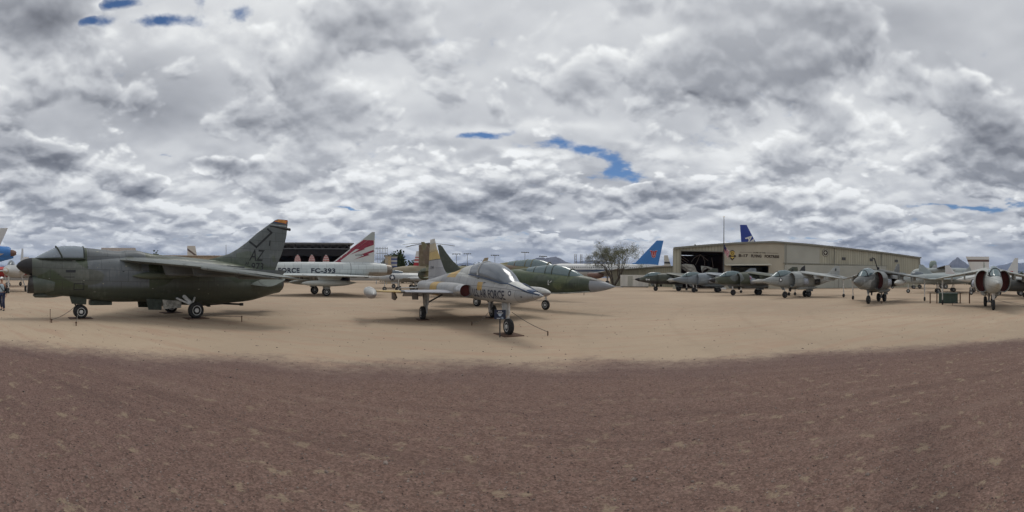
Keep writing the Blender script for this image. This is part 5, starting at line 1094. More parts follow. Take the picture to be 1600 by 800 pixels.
lg = paint('jump_light_grey', (.34,.36,.355), .5, dirt=.3, patches=[('camo', (.3,.56,7.0), (.27,.29,.29))])
mg = paint('jump_mottled_grey', (.24,.26,.26), .5, dirt=.35, patches=[('camo', (.55,.5,5.3), (.12,.13,.13)), ('camo', (.5,.60,9.3), (.33,.34,.33))])
ng_ = paint('jump_pale_grey', (.36,.38,.37), .5, dirt=.35, patches=[('camo', (.5,.54,1.9), (.17,.19,.165))])
pink = plain('roundel_pink', (.42,.13,.19), .6); pale_blue = plain('roundel_lilac', (.40,.36,.48), .6)
def rd_nose(txt, x0, x1, z0, z1, mat=white):
    return lambda root, fus, fin: wrap('nose_code', [fit2(text_polys(txt, .02), x0, z0, x1, z1)], mat, fus, fus, 1, cut=.15)
def rd_roundel(x, z, r_, outer, inner):
    def f(root, fus, fin):
        a = wrap('roundel', [disc2(x, z, r_, 20)], outer, fus, fus, 1, cut=.15, off=.012); wrap('roundel_centre', [disc2(x, z, r_*.55, 16)], inner, a, fus, 1, cut=.15, off=.018)
        wrap('fin_flash', [poly2((-5.0,2.85),(-5.3,2.85),(-5.35,3.15),(-5.08,3.15))], MATS['marking_black'], fin, fin, 1)
    return f
jump_jet((24.2, 54.2, 0), R(-193), 'dark green jump jet with black nose numbered 94, leftmost of the row', dg, black, rd_nose('94', 5.0, 4.4, 1.55, 1.8), guns=False)
jump_jet((27.1, 47.6, 0), R(-186), 'plain blue-grey jump jet, second from the left of the row', gg, None, lambda r_, f, n: wrap('shoulder_badge', [disc2(.2,2.0,.36,18), disc2(-.55,2.05,.28,18)], MATS['marking_black'], f, f, 1, cut=.15), tanks=False)
jump_jet((27.3, 38.2, 0), R(-181), 'grey and green jump jet with a pink roundel on its intake', rg, black, rd_roundel(1.75, 1.9, .33, pale_blue, pink))
jump_jet((28.5, 31.0, 0), R(-172), 'light grey jump jet with a small black-ringed roundel behind its nose', lg, None, lambda r_, f, n: (rd_roundel(4.55, 1.8, .22, MATS['marking_black'], white)(r_, f, n)), tanks=False, open_door=True, cover=black)  # black plates paint in the shade inside its open intakes
jump_jet((27.3, 20.3, 0), R(-160.5), 'mottled grey jump jet with a raised black probe and tanks below its wing', mg, None, None, tall_antenna=True)
jump_jet((26.4, 10.2, 0), R(-154.3), 'pale grey jump jet seen nose-on with dark red intake covers, rightmost', ng_, None, None, tanks=False)
# ================================================================== BACKGROUND AIRCRAFT
def az_heading(bx, turn):
    """heading of an aircraft standing at bearing bx, turned by `turn` degrees from facing left as seen from the viewpoint"""
    a = (bx - 800) / FPX; return math.pi - a + R(turn)
def simple_jet(name, loc, rz, label, skin, finm, L=12, r=.65, zc=1.9, fin=(-3.5,-5.6,4.2,1.6), wing=(1.5,-1.5,4.5,-.6,-1.8), wz=0.0, cat='fighter jet', cano=(3.2,1.2,.45), nosem=None, tip=None, twin=0, stab_z=.3, group=None, tail_up=0.0):
    root = thing(name, loc, rz, label, cat, group); h = L / 2
    mb = MB(); mb.loft([(h,zc-.1,.02,.02,.02,2),(h*.85,zc-.05,r*.42,r*.42,r*.42,2),(h*.6,zc,r*.8,r*.8,r*.8,2),(h*.2,zc,r,r,r,2.2),(-h*.3,zc,r,r,r,2.2),(-h*.8,zc+tail_up*.7,r*.66,r*.66,r*.66,2),(-h,zc+tail_up,r*.45,r*.45,r*.45,2)], 24, 3); mb.build('fuselage', skin, root, 50)
    if nosem: mb = MB(); mb.loft([(h+.01,zc-.1,.02,.02,.02,2),(h*.85,zc-.05,r*.435,r*.435,r*.435,2)], 20, 1); mb.build('nose_cone', nosem, root, 50)
    if cano: mb = MB(); mb.loft([(cano[0],zc+r*.75,.05,.05,.02,2),(cano[0]*.75+cano[1]*.25,zc+r*.8,.3,cano[2]*.8,.05,2),((cano[0]+cano[1])/2,zc+r*.85,.33,cano[2],.05,2),(cano[1],zc+r*.85,.25,cano[2]*.6,.05,2)], 18, 3); mb.build('canopy', canopy_glass, root, 50)
    for s_ in (1, -1):
        a, b, sp, c, d_ = wing; mb = MB(); mb.foil([((a,r*.6*s_,zc+wz),(b,r*.6*s_,zc+wz),.22),((c,sp*s_,zc+wz*.8),(d_,sp*s_,zc+wz*.8),.08)], (0,0,1)); wg = mb.build('wing', skin, root, 50)
        if tip: mb = MB(); mb.loft([(tip,zc+wz,.02,.02,.02,2,sp*s_),(tip*.6,zc+wz,.25,.25,.25,2,sp*s_),(-tip*.5,zc+wz,.27,.27,.27,2,sp*s_),(-tip*1.2,zc+wz,.02,.02,.02,2,sp*s_)], 16, 3); mb.build('tip_tank', skin, wg, 50)
        fx0, fx1, fz, tk = fin; mb = MB(); mb.foil([((fx0*.95,.2*s_,zc+stab_z+tail_up),(fx1,.2*s_,zc+stab_z+tail_up),.1),((fx1+.9,sp*.42*s_,zc+stab_z+tail_up),(fx1-.1,sp*.42*s_,zc+stab_z+tail_up),.04)], (0,0,1)); mb.build('tailplane', skin, root, 50)
        gear_leg(root, 'main_gear', [(-.3,1.1*s_,.3),(-.3,1.0*s_,.7),(-.2,.6*s_,zc-r*.6)], .07, [(-.3,1.1*s_,.33,.2)], [], torque=False)
        if twin: mb = MB(); mb.foil([((fin[0],twin*s_,zc),(fin[1],twin*s_,zc),.14),((fin[3],twin*1.15*s_,fin[2]),(fin[1]-.1,twin*1.15*s_,fin[2]),.05)], (0,1,0)); mb.build('tail_fin', finm, root, 50)
    if not twin:
        x0, x1, zt, xt = fin; mb = MB(); mb.foil([((x0,0,zc+r*.3+tail_up*.7),(x1,0,zc+r*.3+tail_up),.18),((xt,0,zt),(x1-.05,0,zt),.06)], (0,1,0)); mb.build('tail_fin', finm, root, 50)
    gear_leg(root, 'nose_gear', [(h*.62,0,.27),(h*.62,0,.6),(h*.62,0,zc-r*.5)], .06, [(h*.62,0,.28,.16)], [], torque=False)
    return root
gsil = paint('bg_silver', (.42,.43,.43), .4, .2, dirt=.2, panels=False)
gnavy = paint('bg_navy_grey', (.32,.36,.36), .5, dirt=.2, panels=False)
gwht = paint('bg_white', (.60,.61,.60), .5, dirt=.15, panels=False)
gdk = paint('bg_dark', (.045,.05,.05), .5, dirt=.3, panels=False)
gblk = paint('bg_black', (.012,.012,.014), .4, dirt=.05, panels=False)
gtan = paint('bg_tan', (.30,.25,.17), .6, dirt=.3, panels=False)
gor = paint('bg_orange', (.36,.15,.09), .5, dirt=.2, panels=False)
gred = paint('bg_red', (.40,.03,.03), .5, dirt=.15, panels=False)
zebra = paint('bg_stripes', (.62,.62,.60), .5, dirt=.1, panels=False, patches=[('band', ((.7,0,.7), a, a+.26), (.015,.015,.02)) for a in (-3.1,-2.6,-2.1,-1.6,-1.1,-.6)])
redwhite = paint('bg_red_white', (.62,.6,.58), .5, dirt=.1, panels=False, patches=[('below', (0,4.2,.02), (.38,.02,.03)), ('band', ((0,0,1), 4.5, 4.75), (.38,.02,.03)), ('band', ((0,0,1), 5.0, 5.15), (.38,.02,.03))])
orwhite = paint('bg_orange_white', (.62,.60,.57), .5, dirt=.1, panels=False, patches=[('band', ((0,0,1), 4.15, 4.42), (.10,.05,.04)), ('band', ((.6,0,.8), -.1, .2), (.03,.03,.05)), ('below', (0,2.2,.02), (.5,.16,.07))])

simple_jet('fighter_jet', B(24, 44), R(-28), 'light grey fighter seen nose-on with a tall fin, behind the black nose at far left', gsil, gsil, 13, .72, 2.3, (-3,-5.9,5.1,-4.6), (2,-2,4.2,-1.5,-2.5), cano=(3.6,1.6,.5), nosem=gtan)
simple_jet('fighter_jet', B(2, 62), R(-70), 'red and white jet at the far left edge under the blue airliner tail', gred, gwht, 12, .8, 2.3, (-3,-5.6,4.8,-4.6), wz=.4, nosem=gblk)
simple_jet('fighter_jet', B(38, 66), R(-60), 'silver jet partly hidden behind the nose of the camouflaged jet', gsil, gwht, 12, .7, 2.0, (-3,-5.6,4.2,-4.6))
simple_jet('training_jet', B(643, 52), az_heading(643, 12), 'silver straight-winged jet with tip tanks under the long black jet', gsil, gsil, 11.5, .62, 1.75, (-3.4,-5.2,3.6,-4.6), (.9,-1.1,5.2,.1,-.9), -.15, cat='trainer jet', tip=1.9)
bx_ = B(612, 49.3); st = thing('drop_tank', (0,0,0)); bpy.data.objects.remove(st)
def star_body():
    root = thing('propeller_plane', B(630, 48.2), az_heading(630, 4), 'silver plane with a white star in a dark disc on its rounded side', 'propeller plane')
    mb = MB(); mb.loft([(2.9,1.65,.02,.02,.02,2),(2.6,1.65,.3,.35,.35,2),(1.6,1.7,.5,.55,.55,2),(0,1.75,.5,.5,.5,2),(-3,1.8,.25,.28,.25,2),(-4.6,1.85,.08,.1,.1,2)], 22, 3); f = mb.build('fuselage', gsil, root, 50)
    a = wrap('roundel', [disc2(1.35,1.75,.36,20)], MATS['marking_navy'], f, f, 1, cut=.15, off=.012); wrap('star', [star2(1.35,1.75,.30)], white, a, f, 1, cut=.15, off=.02)
    for s_ in (1, -1):
        mb = MB(); mb.foil([((.6,.3*s_,1.5),(-1,.3*s_,1.5),.18),((.3,3.6*s_,1.7),(-.5,3.6*s_,1.7),.06)], (0,0,1)); mb.build('wing', gsil, root, 50)
        gear_leg(root, 'main_gear', [(.6,.9*s_,.3),(.6,.9*s_,.6),(.6,.9*s_,1.5)], .06, [(.6,.9*s_,.32,.18)], [], torque=False)
        mb = MB(); mb.foil([((-3.7,.1*s_,1.9),(-4.5,.1*s_,1.9),.07),((-4,1.4*s_,1.95),(-4.5,1.4*s_,1.95),.03)], (0,0,1)); mb.build('tailplane', gsil, root, 50)
    mb = MB(); mb.foil([((-3.5,0,1.9),(-4.7,0,1.9),.1),((-4.2,0,2.9),(-4.7,0,2.9),.04)], (0,1,0)); mb.build('tail_fin', gsil, root, 50)
star_body()
simple_jet('spy_jet', B(668, 57), az_heading(668, 6), 'long black jet body behind the yellow tail fin of the trainer', gblk, gblk, 13, .5, 2.25, (-3.5,-5.6,3.6,-5.0), (2.5,-5,2.4,-3.5,-5.2), cano=(4.2,2.8,.3))
simple_jet('striped_jet', B(618, 64), az_heading(618, 180), 'jet with slanting black and white stripes on its tail, beyond the black jet', gsil, zebra, 11, .6, 2.1, (-1.2,-3.6,4.1,-3.1), (2,-1,4.4,-.4,-1.4), cat='fighter jet')
simple_jet('rescue_plane', B(668, 66), az_heading(668, 4), 'plane with a tall red and white banded tail left of the brown helicopter pylon', gwht, redwhite, 9, .8, 2.2, (2.6,.9,6.1,1.9), (1.6,-1,4.8,.6,-.8), cat='plane')

def helicopter():
    root = thing('helicopter', B(668, 56), az_heading(668, 14), 'big brown helicopter whose tall rotor pylon rises behind the yellow fin', 'helicopter')
    mb = MB(); mb.loft([(5.5,2.2,.1,.1,.1,2),(4.8,2.2,.8,.9,.8,2.4),(2.5,2.3,1.0,1.1,1.1,3),(-2.5,2.3,1.0,1.1,1.1,3),(-5.5,2.6,.5,.6,.5,2.2),(-8.5,3.0,.25,.3,.25,2)], 24, 2); mb.build('fuselage', gtan, root, 50)
    mb = MB(); mb.slab([(-1.15,-.5,3.2),(1.2,-.5,3.2),(1.2,-.5,6.35),(-.95,-.5,6.45)], (0,1.0,0)); mb.build('rotor_pylon', paint('pylon_brown', (.16,.115,.065), .6, dirt=.4, panels=False, patches=[('box', ((-.9,.2),(-2,2),(3,5.4)), (.11,.085,.05))]), root, smooth=0, bevel=.06)
    mb = MB(); mb.tube((.1,0,6.35),(.1,0,6.62),.18,.14,12); hub = mb.build('rotor_hub', dark_steel, root)
    for k in range(5):
        a = R(20 + 72*k); c, s_ = math.cos(a), math.sin(a); ln = 3.9
        pts = [(.1 + c*q*ln, s_*q*ln, 6.55 - .35*q*q) for q in (0.05,.35,.7,1)]
        mb = MB()
        for p, q in zip(pts, pts[1:]):
            n = Vector((-s_, c, 0))*.16; p, q = Vector(p), Vector(q); mb.slab([p-n, q-n, q+n, p+n], (0,0,.04))
        mb.build('rotor_blade', dark_steel, hub, smooth=0)
    for s_ in (1, -1): gear_leg(root, 'landing_gear', [(2,1.3*s_,.35),(2,1.2*s_,.8),(2,.8*s_,1.6)], .08, [(2,1.3*s_,.38,.25)], [], torque=False)
    gear_leg(root, 'tail_gear', [(-5.2,0,.25),(-5.2,0,.6),(-5.2,0,2.2)], .07, [(-5.2,0,.27,.2)], [], torque=False)
    mb = MB(); mb.foil([((-7.6,0,3.0),(-8.9,0,3.2),.14),((-8.6,0,4.7),(-9.3,0,4.8),.06)], (0,1,0)); mb.build('tail_fin', gtan, root, 50)
    mb = MB(); mb.slab([(5.2,-.6,2.35),(4.3,-.99,2.4),(4.3,-.99,2.95),(4.95,-.6,2.95)], (0,.02,0)); mb.build('cockpit_window', window_glass, root, smooth=0)
helicopter()

def triple_tail():
    """old airliner standing in the dark hangar: three rounded fins with red bands"""
    p0 = B(487, 112); root = thing('propeller_airliner', p0, az_heading(487, -90), 'old airliner in the dark hangar with three white tail fins banded in red', 'airliner'); root.scale = (.9, .9, .9)
    m = paint('banded_fin', (.62,.6,.58), .5, dirt=.1, panels=False, patches=[('band', ((0,0,1), a, a+.26), (.42,.02,.03)) for a in (6.0,6.6,7.2,7.8)])
    mb = MB(); mb.loft([(20,3.2,.1,.1,.1,2),(18.5,3.3,1.1,1.2,1.2,2),(14,3.9,1.7,1.7,1.7,2),(2,4.4,1.7,1.7,1.7,2),(-5,5.0,.8,.9,.8,2),(-8.5,5.3,.1,.1,.1,2)], 24, 3); mb.build('fuselage', gwht, root, 50)
    mb = MB(); mb.foil([((-5.2,-4.3,5.6),(-8,-4.3,5.6),.25),((-5,0,5.5),(-8.2,0,5.5),.3),((-5.2,4.3,5.6),(-8,4.3,5.6),.25)], (0,0,1)); mb.build('tailplane', gwht, root, 50)
    for y in (-4.2, 0, 4.2):
        mb = MB(); mb.foil([((-5.4,y,4.6),(-8.3,y,4.5),.2),((-5.2,y,5.6),(-8.6,y,5.6),.3),((-5.3,y,6.6),(-8.7,y,6.6),.28),((-5.8,y,7.6),(-8.5,y,7.6),.22),((-6.5,y,8.15),(-8.0,y,8.15),.1),((-7.0,y,8.27),(-7.6,y,8.27),.05)], (0,1,0))
        # rounded end plates standing across the view
        mb.loft([(-6.95,6.0,1.0,2.35,1.3,1.7,y),(-7.15,6.0,1.0,2.35,1.3,1.7,y)], 28, 1); mb.build('tail_fin', m, root, 40)
    mb = MB(); mb.foil([((9,-17,3.6),(6.5,-17,3.6),.2),((10.5,0,3.0),(4.5,0,3.0),.6),((9,17,3.6),(6.5,17,3.6),.2)], (0,0,1)); mb.build('wing', gwht, root, 50)
    for s_ in (1, -1): gear_leg(root, 'main_gear', [(7,4*s_,.6),(7,4*s_,1.4),(7,4*s_,3)], .14, [(7,4*s_,.6,.4)], [], torque=False)
    gear_leg(root, 'nose_gear', [(16.5,0,.5),(16.5,0,1.2),(16.5,0,2.6)], .12, [(16.5,0,.5,.3)], [], torque=False)
triple_tail()

def airliner(loc, rz, label, L, r, zc, body, finm, fin, stripe=None, wing=True, extra=None, engines=(6, 1.9), dots=True):
    root = thing('airliner', loc, rz, label, 'airliner'); h = L / 2      # origin below the middle
    mb = MB(); mb.loft([(h,zc-.4,.05,.05,.05,2),(h-1,zc-.35,r*.5,r*.5,r*.5,2),(h-3,zc-.1,r*.85,r*.82,r*.85,2),(h-6,zc,r,r,r,2),(-h+11,zc,r,r,r,2),(-h+5,zc+.5*r*.5,r*.68,r*.8,r*.72,2),(-h+1.5,zc+r*.45,r*.3,r*.42,r*.3,2),(-h,zc+r*.5,r*.1,r*.15,r*.1,2)], 36, 3); f = mb.build('fuselage', body, root, 50)
    x0, x1, x2, x3, zb, zt = fin     # base LE, base TE, top LE, top TE
    mb = MB(); mb.foil([((x0+2.4,0,zb-.4),(x1+.15,0,zb-1.2),.3),((x0,0,zb+.35),(x1,0,zb),.45),((x2,0,zt),(x3,0,zt),.14)], (0,1,0)); fn = mb.build('tail_fin', finm, root, 50)
    for s_ in (1, -1):
        mb = MB(); mb.foil([((x0-1.5,r*.3*s_,zc+r*.45),(x1+.2,r*.3*s_,zc+r*.45),.3),((x1-.2,r*3.2*s_,zc+r*.75),(x1-1.6,r*3.2*s_,zc+r*.75),.1)], (0,0,1)); mb.build('tailplane', gsil, root, 50)
        if wing:
            mb = MB(); mb.foil([((4.5,r*.5*s_,zc-r*.65),(-3.5,r*.5*s_,zc-r*.65),.7),((-3.0,L*.42*s_,zc+r*.1),(-4.6,L*.42*s_,zc+r*.1),.15)], (0,0,1)); wg = mb.build('wing', gsil, root, 50)
            mb = MB(); mb.loft([(4.8,zc-r*.95,r*.42,r*.42,r*.42,2,engines[0]*s_),(4.2,zc-r*.95,r*.47,r*.47,r*.47,2,engines[0]*s_),(1.5,zc-r*.9,r*.42,r*.42,r*.42,2,engines[0]*s_),(.2,zc-r*.85,r*.22,r*.22,r*.22,2,engines[0]*s_)], 20, 2); mb.build('engine', MATS['intake_brown'], wg, 50)
        gear_leg(root, 'main_gear', [(-1.2,2.3*s_,.5),(-1.2,2.3*s_,1.1),(-1.2,2.2*s_,zc-r*.6)], .14, [(-1.2,2.05*s_,.52,.35),(-1.2,2.55*s_,.52,.35)], [], torque=False)
    gear_leg(root, 'nose_gear', [(h-4.5,0,.4),(h-4.5,0,1.1),(h-4.5,0,zc-r*.7)], .1, [(h-4.5,.2,.4,.2),(h-4.5,-.2,.4,.2)], [], torque=False)
    if dots:
        x = h - 5; k = 0
        while x > -h + 7 and k < 60:
            w_ = wrap('window', [fit2(disc2(0,0,1,8), x-.13, zc+.55, x+.13, zc+.95)], window_glass, f, f, 1, cut=None, off=.02); x -= .55; k += 1
    if stripe: 
        wrap('cheat_line', [poly2((h-1.5, zc-.05), (-h+3, zc+.35), (-h+3, zc-.35), (h-1.5, zc-.75))], stripe, f, f, 1, cut=.6, off=.015)
    if extra: extra(root, f, fn)
    return root
sky_blue = plain('tail_blue', (.05,.19,.48), .45, var=.08); deep_blue = plain('tail_deep_blue', (.02,.045,.26), .45, var=.08)
def red_emblem(root, f, fn):
    k = fit2(poly2((0,.92),(.12,.98),(.3,.95),(.42,.80),(.5,.98),(.58,.80),(.7,.95),(.88,.98),(1,.92),(.86,.80),(.80,.50),(.72,.15),(.5,0),(.28,.15),(.20,.50),(.14,.80)), -16.2, 8.0, -13.9, 10.2)
    a = wrap('emblem', [fit2((k[0], k[1]), -16.3, 7.9, -13.8, 10.3)], gwht, fn, fn, 1, cut=None, off=.05); wrap('emblem_petals', [k], red, a, fn, 1, cut=None, off=.08)
    wrap('emblem_veins', [line2([(-15.4,9.6),(-15.35,8.8),(-15.05,8.45),(-14.75,8.8),(-14.7,9.6)], .10)], gwht, a, fn, 1, cut=None, off=.11)
TL = Vector((43.2, 112.0, 0)); HD = R(169.5); hv_ = Vector((math.cos(HD), math.sin(HD), 0))
airliner(TL + hv_ * 16.5, HD, 'white airliner with a blue tail fin and red flower emblem behind the mesquite', 37.0, 1.88, 4.15, gwht, sky_blue, (-9.6,-16.6,-16.0,-18.1,6.2,13.3), stripe=navy, extra=red_emblem)
def ana(root, f, fn):
    # white letters running up the fin, seen from the starboard side
    pl = flat('tail_lettering', [fit2(text_polys('ANA', .035), 0, 0, 6.6, 2.4)], gwht, fn, (-17.2, -.36, 16.0), (.62, 0, -.72), (.72, 0, .62), 0)
P_ = B(1171, 138); airliner(P_ + Vector((math.cos(R(-32)), math.sin(R(-32)), 0)) * 15.5, R(-32), 'airliner behind the hangar showing a dark blue fin with white letters', 40, 2.6, 6.2, gwht, deep_blue, (-10.5,-18.0,-16.6,-18.9,8.8,20.6), extra=ana, dots=False)
def blue_disc(root, f, fn):
    wrap('tail_disc', [disc2(-15.2, 9.0, .9, 24)], sky_blue, fn, fn, 1, cut=None, off=.05); wrap('tail_disc', [disc2(-15.2, 9.0, .9, 24)], sky_blue, fn, fn, -1, cut=None, off=.05)
    mb = MB(); mb.lathe((-11.5,0,5.9), (-1,0,0), [(0,1.0),(2.5,1.15),(4.6,1.05),(5.0,.8)], 24); e = mb.build('tail_engine', sky_blue, root, 50)
    mb = MB(); mb.lathe((-16.4,0,5.75), (-1,0,0), [(0,.62),(.5,.6),(1.1,.34),(1.12,.2)], 20); mb.build('exhaust_cone', MATS['intake_brown'], e, 50)
A_ = B(2, 72); HL = az_heading(2, -6); airliner(A_ + Vector((math.cos(HL), math.sin(HL), 0)) * 14.8, HL, 'airliner at the far left edge with a blue disc on its white fin', 34, 1.6, 4.2, sky_blue, gwht, (-11.0,-14.2,-14.6,-16.0,6.3,10.3), wing=True, extra=blue_disc, dots=False)

simple_jet('white_tail_jet', B(321, 92), az_heading(321, 180), 'far white tail fin with dark marks over the long tan shed', gwht, paint('bg_marked_fin', (.62,.58,.52), .5, panels=False, patches=[('band', ((.6,0,.8), 3.6, 4.0), (.12,.08,.07))]), 14, .9, 3.5, (-1.5,-4.2,8.7,-2.6+.2), (2,-2,6,-1,-2), cat='fighter jet', cano=None)
simple_jet('banded_tail_jet', B(1058, 104), az_heading(1058, 180), 'small white tail fin with black and orange bands just left of the hangar corner', gwht, paint('bg_banded_fin', (.62,.58,.52), .5, panels=False, patches=[('band', ((0,0,1), 4.2, 5.1), (.5,.2,.09)), ('band', ((0,0,1), 5.7, 6.2), (.04,.04,.05))]), 12, .9, 3.0, (-1.0,-3.4,7.9,-2.5), (2,-2,4,-1,-2), cat='fighter jet', cano=None)

# ---- the park beyond the right-hand jump jets
def patrol_plane():
    root = thing('patrol_plane', B(1474, 84), az_heading(1474, 8), 'big grey patrol plane with a rounded radome on top, just right of the hangar corner', 'patrol plane')
    mb = MB(); mb.loft([(7,3.2,.05,.05,.05,2),(6,3.2,.8,.85,.8,2),(3.5,3.2,1.1,1.2,1.1,2.2),(-3,3.2,1.1,1.2,1.1,2.2),(-6.5,3.6,.5,.55,.5,2),(-8.5,3.8,.1,.15,.1,2)], 24, 3); mb.build('fuselage', gnavy, root, 50)
    mb = MB(); mb.loft([(3.0,4.9,.3,.3,.5,2),(2.7,4.9,.6,.95,.6,2.4),(1.8,4.9,.65,1.0,.6,2.4),(1.5,4.9,.4,.7,.5,2)], 20, 2); mb.build('radome', paint('radome_green', (.22,.27,.24), .5, panels=False), root, 50)
    for s_ in (1, -1):
        mb = MB(); mb.foil([((2.2,.8*s_,4.1),(-.8,.8*s_,4.1),.4),((1.2,9*s_,4.5),(-.3,9*s_,4.5),.12)], (0,0,1)); wg = mb.build('wing', gdk, root, 50)
        mb = MB(); mb.loft([(3.8,3.7,.3,.3,.3,2,3.4*s_),(2.5,3.7,.55,.55,.55,2,3.4*s_),(-.5,3.8,.45,.5,.45,2,3.4*s_),(-2,3.9,.1,.1,.1,2,3.4*s_)], 18, 2); mb.build('engine', gnavy, wg, 50)
        gear_leg(root, 'main_gear', [(0,3.2*s_,.5),(0,3.2*s_,1.1),(0,3.2*s_,3.3)], .12, [(0,3.2*s_,.52,.35)], [], torque=False)
        mb = MB(); mb.foil([((-6,.2*s_,4.0),(-8,.2*s_,4.0),.15),((-7,3.4*s_,4.1),(-8,3.4*s_,4.1),.06)], (0,0,1)); mb.build('tailplane', gnavy, root, 50)
    mb = MB(); mb.foil([((-5.2,0,3.8),(-8.3,0,3.9),.25),((-7.4,0,5.4),(-8.6,0,5.4),.08)], (0,1,0)); mb.build('tail_fin', gwht, root, 50)
    gear_leg(root, 'nose_gear', [(5,0,.4),(5,0,1),(5,0,2.6)], .1, [(5,0,.42,.25)], [], torque=False)
patrol_plane()
def navy_mark(root):
    f = root.children[0]; a = wrap('side_lettering', [fit2(text_polys('NAVY', .02), .9, 1.75, -1.4, 2.15)], MATS['marking_black'], f, f, 1, cut=None, off=.02)
    wrap('roundel', [disc2(-2.3, 1.95, .3, 16, .16)], MATS['marking_black'], f, f, 1, cut=None, off=.02)
navy_mark(simple_jet('navy_jet', B(1462, 56), az_heading(1462, 6), 'pale grey navy jet with dark lettering behind the green container', gnavy, gnavy, 12.5, .75, 1.95, (-3.2,-5.6,4.0,-5.0), (2.5,-2.8,4.6,-1.5,-2.8), cano=(3.6,1.8,.45)))
simple_jet('navy_jet', B(1492, 62), az_heading(1492, 188), 'pale green-grey swept-wing jet beyond the navy lettered one', gnavy, gnavy, 12, .8, 2.2, (-3.0,-5.6,4.2,-5.0), (2.5,-2.8,4.6,-1.5,-2.8))
simple_jet('trainer_plane', B(1523, 58), az_heading(1523, 172), 'dull orange plane left of the nose-on jump jet', gor, gwht, 9.5, .5, 2.3, (-2.6,-4.4,4.0,-3.8), (1,-1,4.6,.2,-.8), cat='trainer plane')
simple_jet('trainer_plane', B(1556, 50), az_heading(1556, 4), 'white plane with a dark banded fin behind the nose-on jump jet', gwht, orwhite, 10, .55, 2.0, (2.7,.9,4.8,3.8), (1,-1,4.6,.2,-.8), cat='trainer plane', cano=None)
simple_jet('red_tail_plane', B(1590, 48), az_heading(1590, 4), 'plane with a bright red tail right of the nose-on jump jet', gwht, gred, 8, .6, 1.9, (1.9,.6,2.95,1.5), (1,-1,4.6,.2,-.8), cat='plane', cano=None)
simple_jet('cargo_plane', B(1604, 40), az_heading(1604, 20), 'dark grey plane with a long straight white wing at the far right edge', gdk, gwht, 11, .62, 1.35, (-3.4,-5.2,3.2,-4.6), (1.2,-.4,7.5,.9,-.2), .55, cat='plane', cano=(3.5,1.8,.4), stab_z=.5)
simple_jet('silver_jet', B(1548, 74), az_heading(1548, 10), 'silver jet with a thin white fin far behind the orange planes', gsil, gwht, 12, .8, 2.4, (-2.6,-5.2,6.0,-4.6), (2,-2,5,-1,-2))
simple_jet('silver_jet', B(1425, 82), az_heading(1425, 6), 'silver jet whose nose shows past the hangar corner', gsil, gsil, 13, .8, 2.2, (-2.6,-5.2,5.0,-4.6), (2,-2,5,-1,-2))

# ---------------------------------------------------------------- things standing about
def radar_screen():
    root = thing('radar_antenna', B(596, 92), -((596-800)/FPX), 'grey upright antenna array of thin bars right of the striped tail', 'radar antenna')
    m = plain('antenna_grey', (.30,.33,.36), .5, .3); mb = MB()
    for k in range(8): mb.tube((-1.3+.37*k,0,4.4),(-1.3+.37*k,0,8.7), .06, n=6)
    mb.build('antenna_bars', m, root)
    mb = MB(); [mb.box((0,.08,z), (2.9,.1,.12)) for z in (4.8,5.9,7.2,8.3)]; mb.tube((-1.2,.3,0),(-1.2,.1,4.8),.09); mb.tube((1.2,.3,0),(1.2,.1,4.8),.09); mb.build('support_frame', m, root, smooth=0)
radar_screen()
def block(name, bx, dd, w_, d_, h_, mat, label, cat='building', trimc=None, rows=2):
    root = thing(name, B(bx, dd), -((bx-800)/FPX), label, cat)
    mb = MB(); mb.box((0, d_/2, h_/2), (w_, d_, h_)); mb.build('wall', mat, root, smooth=0)
    mb = MB(); mb.box((0, d_/2, h_+.1), (w_+.3, d_+.3, .2)); mb.build('roof', trimc or trim_mat, root, smooth=0)
    for k in range(rows):
        m_ = MB(); m_.box((-w_/2 + (k+.5)*w_/rows, -.02, h_*.45), (w_/rows*.45, .08, h_*.35)); m_.build('window', window_glass, root, smooth=0)
block('tan_block', 606, 100, 1.6, 5, 7.0, plain('block_tan', (.42,.34,.22), .8), 'narrow tan building right of the antenna array', rows=1)
bs = paint('block_blue', (.5,.52,.55), .6, panels=False, patches=[('band', ((0,0,1), a, a+.4), (.03,.07,.28)) for a in (4.2,5.2,6.2)])
block('blue_block', 615, 104, 1.8, 4, 7.0, bs, 'small building striped in blue and white beside the tan one', rows=1)
block('maintenance_building', 520, 170, 60, 12, 4.5, plain('block_grey', (.30,.28,.25), .8), 'long low building far behind between the delta-wing jet and the trees', rows=10)
block('maintenance_building', 790, 190, 40, 12, 5.2, plain('block_cream', (.4,.36,.29), .8), 'long low cream building far behind the trainer canopy', rows=8)
block('maintenance_building', 1560, 170, 70, 14, 4.6, MATS['block_cream'], 'long low cream building far away at right under the mountains', rows=10)
block('maintenance_building', 60, 130, 70, 14, 4.2, MATS['block_grey'], 'long low grey building far away at left behind the parked jets', rows=10)

